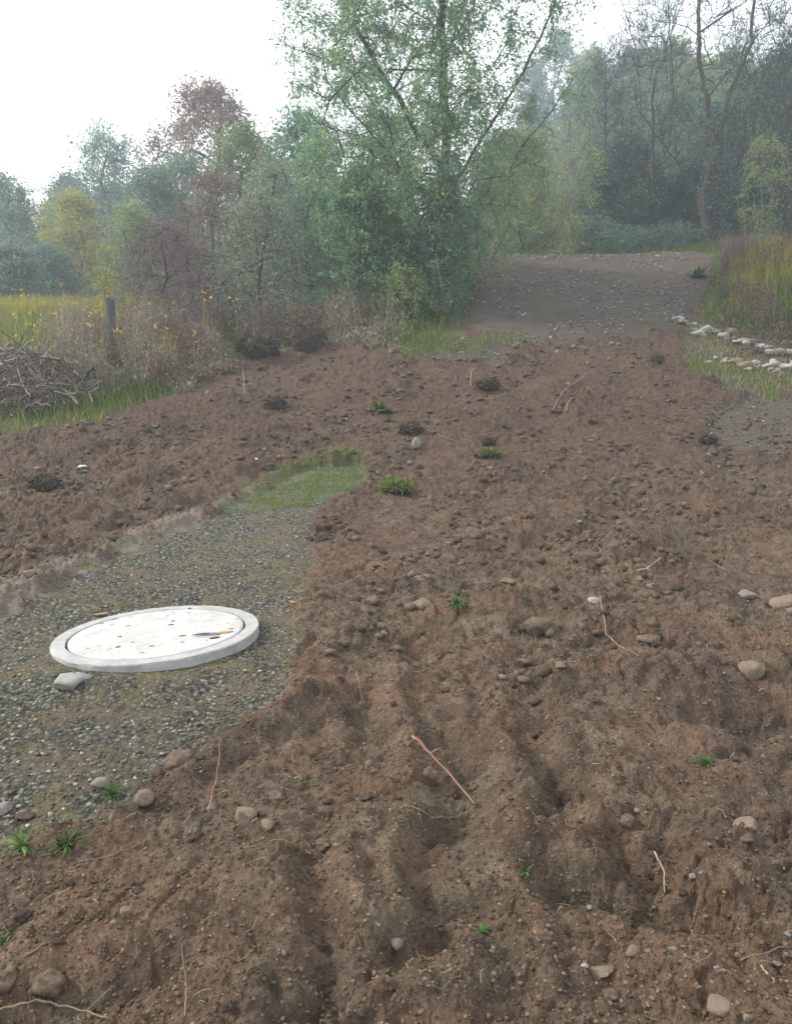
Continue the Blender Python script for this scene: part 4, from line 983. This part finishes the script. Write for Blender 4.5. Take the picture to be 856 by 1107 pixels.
# small green plants
M_PLANT = tinted('plant_leaf', (.045,.10,.025), (.085,.165,.040), (.20,.22,.07), trans=.3)
def plant(px, py, wpx, n, label, hh=1.0, asp=.12, name='grass_tuft', cat='grass tuft', mat=None):
    p = P(px, py); dep = p.y*cp-(p.z-CAMZ)*sp; r = wpx*.5/F*dep
    n = int(n*1.5); a = rng.uniform(0, 6.28, n); el = rng.uniform(.1, 1.45, n); L = r*rng.uniform(.3, 1.25, n)**.8
    V = []; Fq = []; T = []
    for i in range(n):
        d = np.array([math.cos(a[i]), math.sin(a[i]), 0]); s = np.array([-d[1], d[0], 0]); w = L[i]*asp*.6
        base = d*r*.08*rng.random(); b0 = len(V); tt = rng.random()
        for j in range(5):
            t = j/4; rr = L[i]*(math.cos(el[i])*t+.25*t*t); z = L[i]*hh*(math.sin(el[i])*t-.55*t*t*math.cos(el[i])**.5)
            ww = w*math.sin(math.pi*(.12+.86*t))*.5
            c = base+d*rr+np.array([0,0,max(z, .003)])
            V += [c-s*ww+np.array([0,0,ww*.3]), c+s*ww+np.array([0,0,ww*.3])]; T += [tt, tt]
        for j in range(4): Fq.append([b0+2*j, b0+2*j+1, b0+2*j+3, b0+2*j+2])
    o = mesh_obj(name, V, np.array(Fq), mat or M_PLANT, None, T, True); o.location = p-Vector((0,0,.004))
    return tag(o, label, cat)
plant(122,860,38,60,'bright green grass tuft at the gravel edge, beside the blocky tan stone',1.1)
plant(25,915,48,40,'broad-leaved green rosette, leftmost of the two foreground tufts',.7,.2)
plant(73,914,50,60,'spreading green tuft right of the broad-leaved rosette',.8,.12)
plant(3,1020,30,40,'green plant cut by the left edge low in the picture',1,.15)
plant(764,826,30,46,'dark green tuft on the right side of the field',.9,.16)
plant(568,942,26,20,'small fresh sprout on the centre ridge near the deep hollow',.8,.3)
plant(520,1006,24,18,'tiny sprout at the head of the foreground crack',.8,.3)
plant(493,654,30,50,'leafy dark green sprig in the row of clods',1.1,.25)
plant(410,445,34,60,'bushy green plant in the upper part of the dug soil',1.0,.3)
plant(421,456,16,20,'small green sprout at the foot of the bushy upper plant',1.0,.3)
plant(640,457,18,30,'light green sprout far up the right half of the field',.8,.3)
plant(545,462,16,24,'dull green weed left of the light green far sprout',.8,.3)
plant(500,882,30,14,'faint green shoots by the curved root',.4,.1)
plant(160,466,18,30,'small green weed on the upper left soil edge',.8,.2)
plant(415,366,28,50,'broad-leaved green weed standing at the top edge of the soil, under the shrubs',2.2,.3)
plant(755,300,30,60,'leafy green weed on the road edge at the foot of the right bank',1.2,.25)

# ------------------------------------------------------------------ the concrete ring and cover
def concrete_mat(name, base, dark, speck=False, white=.0):
    m, nt = newmat(name); N = NT(nt); tc = N.n('ShaderNodeTexCoord'); v = tc.outputs['Object']
    c = N.ramp(N.noise(7, 6, .7, v), [(.25, dark), (.6, base)])
    c = N.mix(1.0, c, N.ramp(N.noise(55, 5, .7, v), [(.3, (.86,.86,.86)), (.7, (1.06,1.06,1.06))]), 'MULTIPLY')
    if speck:
        vo = N.n('ShaderNodeTexVoronoi'); vo.inputs['Scale'].default_value = 13; N.l(v, vo.inputs['Vector'])
        s = N.n('ShaderNodeSeparateColor'); N.l(vo.outputs['Color'], s.inputs[0])
        rad = N.math('ADD', N.math('MULTIPLY', s.outputs[1], .26), N.math('MULTIPLY', N.math('SUBTRACT', N.noise(75, 4, .75, v), .5), .7))
        k = N.math('MULTIPLY', N.math('GREATER_THAN', s.outputs[0], .3), N.math('LESS_THAN', vo.outputs['Distance'], rad))
        c = N.mix(N.math('MULTIPLY', k, .85), c, (.10,.095,.07))
        gm = N.math('MULTIPLY', N.ramp(N.noise(120, 2, .5, v), [(.62, (0,0,0)), (.70, (1,1,1))]), N.ramp(N.noise(5, 3, .6, v), [(.40, (0,0,0)), (.55, (.9,.9,.9))]))
        c = N.mix(gm, c, (.16,.14,.10))
    st = N.ramp(N.noise(3.1, 4, .6, v, .8), [(.60, (0,0,0)), (.72, (.75,.75,.75))])
    c = N.mix(st, c, (.36,.30,.22))
    b = N.n('ShaderNodeBsdfPrincipled'); N.l(c, b.inputs['Base Color']); b.inputs['Roughness'].default_value = .8
    bp = N.n('ShaderNodeBump'); bp.inputs['Strength'].default_value = .35; bp.inputs['Distance'].default_value = .006
    N.l(N.noise(70, 6, .75, v), bp.inputs['Height']); N.l(bp.outputs[0], b.inputs['Normal']); N.out(b.outputs[0]); return m
M_RIM = concrete_mat('concrete_rim', (.38,.375,.36), (.22,.215,.20))
M_LID = concrete_mat('concrete_lid', (.47,.46,.44), (.33,.32,.30), True)
M_HOLE = simple('slot_shade', (.02,.018,.014), (.05,.04,.03), 30, 1, .5)  # near-black liner colour paints the shade inside the lifting slots
M_RUSTD = simple('rusty_debris', (.28,.17,.08), (.42,.27,.14), 40, .9, .6, 100)
D = 1.25; RO = D/2; RI = RO*.86
ring = empty('manhole', (RING_XY[0], RING_XY[1], RING_Z0)); tag(ring, 'round white concrete inspection cover with raised rim, set in the gravel', 'manhole')
ring.rotation_euler = (R(-1.0), R(-1.9), R(20))
def lathe(prof_, n=128, jit=0):
    V = []; Fc = []
    m = len(prof_)
    for i in range(n):
        a = 2*math.pi*i/n
        for j, (r, z) in enumerate(prof_):
            w = 1+jit*(mnoise.noise(Vector((math.cos(a)*9, math.sin(a)*9, j*.7)))) if jit else 1
            V.append((r*w*math.cos(a), r*w*math.sin(a), z+(jit*.25*mnoise.noise(Vector((math.cos(a)*14, math.sin(a)*14, 5+j*.2)))if jit else 0)))
    for i in range(n):
        for j in range(m-1):
            a, b = i*m+j, ((i+1) % n)*m+j
            Fc.append((a, b, b+1, a+1))
    return V, Fc
TZ = .042
V, Fc = lathe([(RO*.99,-.12),(RO*.995,TZ-.04),(RO*1.0,TZ-.007),(RO*.993,TZ),(RO*.93,TZ+.001),(RI+.006,TZ),(RI+.003,TZ-.003),(RI+.003,TZ-.06),(RI-.03,TZ-.062)], 160, .006)
mesh_obj('rim', V, Fc, M_RIM, ring, smooth=True).data.set_sharp_from_angle(angle=R(28))
import bmesh
def disc_lid():
    V, Fc = lathe([(RI-.013,TZ-.058),(RI-.011,TZ-.005),(RI-.014,TZ-.001),(RI-.03,TZ+.001),(RI*.5,TZ+.003),(.02,TZ+.004)], 128)
    n = len(V); V += [(0,0,TZ+.004),(0,0,TZ-.058)]
    for i in range(128):
        j = (i+1) % 128; Fc.append((i*6+5, j*6+5, n)); Fc.append((j*6, i*6, n+1))
    return V, Fc
V, Fc = disc_lid(); lid = mesh_obj('lid', V, Fc, M_LID, ring, smooth=True)
# lifting slots cut with a boolean
cut = []
inv = ring.matrix_basis.inverted()
def ring_local(px, py):
    d = Vector(ray(px, py)); o0 = Vector((0,0,CAMZ)); o1 = inv@o0; d1 = (inv.to_3x3()@d)
    t = (TZ-o1.z)/d1.z; return o1+d1*t
slots = []
for px, py, lx, ly in ((121,668,.075,.075),(229,686,.105,.045)):
    c = ring_local(px, py); slots.append((c, lx, ly))
    bm = bmesh.new(); pr = [(-lx,0),(-lx*.2,ly*.9),(lx,ly*.15),(lx*.3,-ly*.9)]
    a = [bm.verts.new((c.x+x, c.y+y, TZ-.04)) for x, y in pr]; b = [bm.verts.new((c.x+x, c.y+y, TZ+.03)) for x, y in pr]
    bm.faces.new(b); bm.faces.new(a[::-1])
    for i in range(4): bm.faces.new((a[i], a[(i+1) % 4], b[(i+1) % 4], b[i]))
    bmesh.ops.recalc_face_normals(bm, faces=bm.faces)
    me = bpy.data.meshes.new('cutter'); bm.to_mesh(me); bm.free(); co = bpy.data.objects.new('cutter', me); col.objects.link(co); co.parent = ring; cut.append(co)
    md = lid.modifiers.new('slot', 'BOOLEAN'); md.object = co; md.operation = 'DIFFERENCE'; md.solver = 'EXACT'
bpy.context.view_layer.update()
dg = bpy.context.evaluated_depsgraph_get(); nm = bpy.data.meshes.new_from_object(lid.evaluated_get(dg)); lid.modifiers.clear(); lid.data = nm
for c in cut: bpy.data.objects.remove(c)
for c, lx, ly in slots:
    V, Fc = rock_shape(int(c.x*1000) % 77+3, (lx*.95, ly*.9, .006), .2, 3, .15)
    o = mesh_obj('lifting_slot', V, Fc, M_HOLE, lid, smooth=True); o.location = (c.x, c.y, TZ-.034)
for px, py, w, asp_ in ((110,664,.05,.4),(243,684,.05,.5),(232,690,.03,.6),(205,658,.012,.8),(128,700,.014,.8),(187,672,.014,.8),(185,676,.02,.7),(246,655,.012,.8),(130,689,.012,.7),(198,688,.02,.5),(217,686,.05,.22)):
    c = ring_local(px, py); V, Fc = rock_shape(int(px), (w, w*asp_, .003), .3, 3, .3)
    o = mesh_obj('debris', V, Fc, M_RUSTD if w > .03 and asp_ > .3 else M_CLODD, lid, smooth=True); o.location = (c.x, c.y, TZ+.004)

# ------------------------------------------------------------------ fence post
p = P(124, 372); x, z = p.x, p.z
Yp = 15.0; bx, by, bz = at(125, Yp)
ht = topz(Yp, 323)-bz
post = empty('fence_post', (bx, by, bz)); tag(post, 'weathered dark blue-grey wooden post standing in the weeds on the left', 'fence post')
V, Fc = [], []
for i in range(9):
    t = i/8
    for j in range(8):
        a = j*math.pi/4+math.pi/8; rr = .085*(1+.05*math.sin(j*2.1+i)); V.append((rr*math.cos(a), rr*math.sin(a)*.9, -.3+(ht+.3)*t+(.03*math.sin(j*1.7) if i == 8 else 0)))
for i in range(8):
    for j in range(8): Fc.append((i*8+j, i*8+(j+1) % 8, (i+1)*8+(j+1) % 8, (i+1)*8+j))
Fc.append(tuple(64+j for j in range(8)))
M_POST = simple('post_wood', (.035,.045,.060), (.075,.088,.105), 10, .9, .6, 50)
mesh_obj('shaft', V, Fc, M_POST, post).rotation_euler = (0, R(-1.5), 0)
G = Geo()
for hz in (ht*.93, ht*.6):
    a = np.linspace(0, 6.6, 16); G.tube(np.stack([.092*np.cos(a), .085*np.sin(a), hz+a*.003], -1), .004, 4)
G.build('wire', simple('wire_rust', (.10,.07,.05), (.16,.11,.08)), post)

# ------------------------------------------------------------------ brush pile on the left
M_BRUSH = tinted('dead_branch', (.045,.036,.030), (.21,.18,.15), (.42,.38,.33), rough=.9, bump=.4)
pc = np.array(at(18, 12.75)); PR, PH = 1.2, .75
def pile_h(x, y): return PH*math.exp(-(((x-pc[0])/PR)**2+((y-pc[1])/1.0)**2)*1.1)
def pile_stick(L, r, tint, k=5):
    a = rng.uniform(0, 6.28); rr = math.sqrt(rng.random()); cx = pc[0]+math.cos(a)*rr*PR*1.1; cy = pc[1]+math.sin(a)*rr*.95
    d = rng.uniform(0, 3.14); n = 7; b = rng.normal()*.3*L; out = []; tl = rng.normal()*.45*L
    off = rng.uniform(.15, 1.05)
    for i in range(n):
        t = i/(n-1)-.5; x = cx+math.cos(d)*L*t-math.sin(d)*b*(t*t*4-.5)*.5; y = cy+math.sin(d)*L*t+math.cos(d)*b*(t*t*4-.5)*.5
        out.append((x, y, pile_h(x, y)*off))
    out = np.array(out); out[:, 2] = z_base(out[:, 0], out[:, 1])+.03+np.maximum(out[:, 2], .01)+.25*(out[:, 2].mean()-out[:, 2])+rng.normal(size=n)*.02+.02+tl*np.linspace(-.5, .5, n)
    return out, r*np.linspace(1, .4, n), k, tint
G = Geo()
for i in range(3400): G.tube(*pile_stick(rng.uniform(.25, .9), rng.uniform(.004, .010), rng.random(), 4))
tag(G.build('brush_pile', M_BRUSH), 'tangled pile of dead grey brushwood at the left edge', 'brushwood', kind='stuff')
for i in range(46):
    G = Geo(); o_, r_2, k_, t_ = pile_stick(rng.uniform(.8, 1.7), rng.uniform(.014, .026), rng.random(), 6); o_[:, 2] += .08; G.tube(o_, r_2, 6, t_)
    for q in range(2):
        j = rng.integers(2, 6); d = unit(1)[0]*.25; d[2] = abs(d[2]); G.tube([o_[j], o_[j]+d*.5, o_[j]+d], [.009, .007, .004], 4, t_)
    tag(G.build('dead_branch', M_BRUSH, loc=o_[0]), 'long bleached dead branch lying on the brushwood pile at the left edge', 'branch', 'branches on the brush pile')

# ------------------------------------------------------------------ air, light, sky
def haze_box():
    x0, x1, y0, y1, z0, z1 = -190, 190, -40, 170, -3, 62
    V = [(x0,y0,z0),(x1,y0,z0),(x1,y1,z0),(x0,y1,z0),(x0,y0,z1),(x1,y0,z1),(x1,y1,z1),(x0,y1,z1)]
    Fc = [(3,2,1,0),(4,5,6,7),(0,1,5,4),(1,2,6,5),(2,3,7,6),(3,0,4,7)]
    m, nt = newmat('haze'); N = NT(nt); v = N.n('ShaderNodeVolumePrincipled'); v.inputs['Color'].default_value = (.80,.93,1.0,1); v.inputs['Density'].default_value = HAZE; v.inputs['Anisotropy'].default_value = .3
    o = N.n('ShaderNodeOutputMaterial'); N.l(v.outputs[0], o.inputs['Volume'])
    tag(mesh_obj('haze', V, Fc, m), 'thin bluish morning haze in front of the trees', 'haze', kind='stuff')
HAZE = .0044
haze_box()
SUN_EL, SUN_AZ = 36, -84          # azimuth from +Y towards +X
sd = bpy.data.lights.new('sun', 'SUN'); so = bpy.data.objects.new('sun', sd); col.objects.link(so)
sd.energy = 3.4; sd.angle = R(9); sd.color = (1, .95, .88)
az = R(SUN_AZ); dirv = Vector((math.sin(az)*math.cos(R(SUN_EL)), math.cos(az)*math.cos(R(SUN_EL)), math.sin(R(SUN_EL))))
so.rotation_euler = dirv.to_track_quat('Z', 'Y').to_euler()
w = bpy.data.worlds.new('World'); sc.world = w; w.use_nodes = True; nt = w.node_tree; nt.nodes.clear(); N = NT(nt)
sky = N.n('ShaderNodeTexSky'); sky.sky_type = 'NISHITA'; sky.sun_disc = False; sky.sun_elevation = R(SUN_EL); sky.sun_rotation = az; sky.air_density = 1.2; sky.dust_density = 4
tc = N.n('ShaderNodeTexCoord'); nz = N.noise(1.6, 5, .6, tc.outputs['Generated'])
cl = N.ramp(nz, [(.3, (8.2,8.5,8.8)), (.7, (11.5,11.6,11.8))])
skc = N.mix(.80, sky.outputs[0], cl)
bg = N.n('ShaderNodeBackground'); N.l(skc, bg.inputs[0]); bg.inputs[1].default_value = .125
wo = N.n('ShaderNodeOutputWorld'); N.l(bg.outputs[0], wo.inputs[0])
sc.view_settings.view_transform = 'Standard'; sc.view_settings.look = 'None'; sc.view_settings.gamma = 1; sc.view_settings.exposure = .85
sc.render.engine = 'CYCLES'
sc.cycles.use_light_tree = False; sc.cycles.max_bounces = 4; sc.cycles.diffuse_bounces = 3; sc.cycles.transmission_bounces = 2; sc.cycles.volume_bounces = 0; sc.cycles.transparent_max_bounces = 4
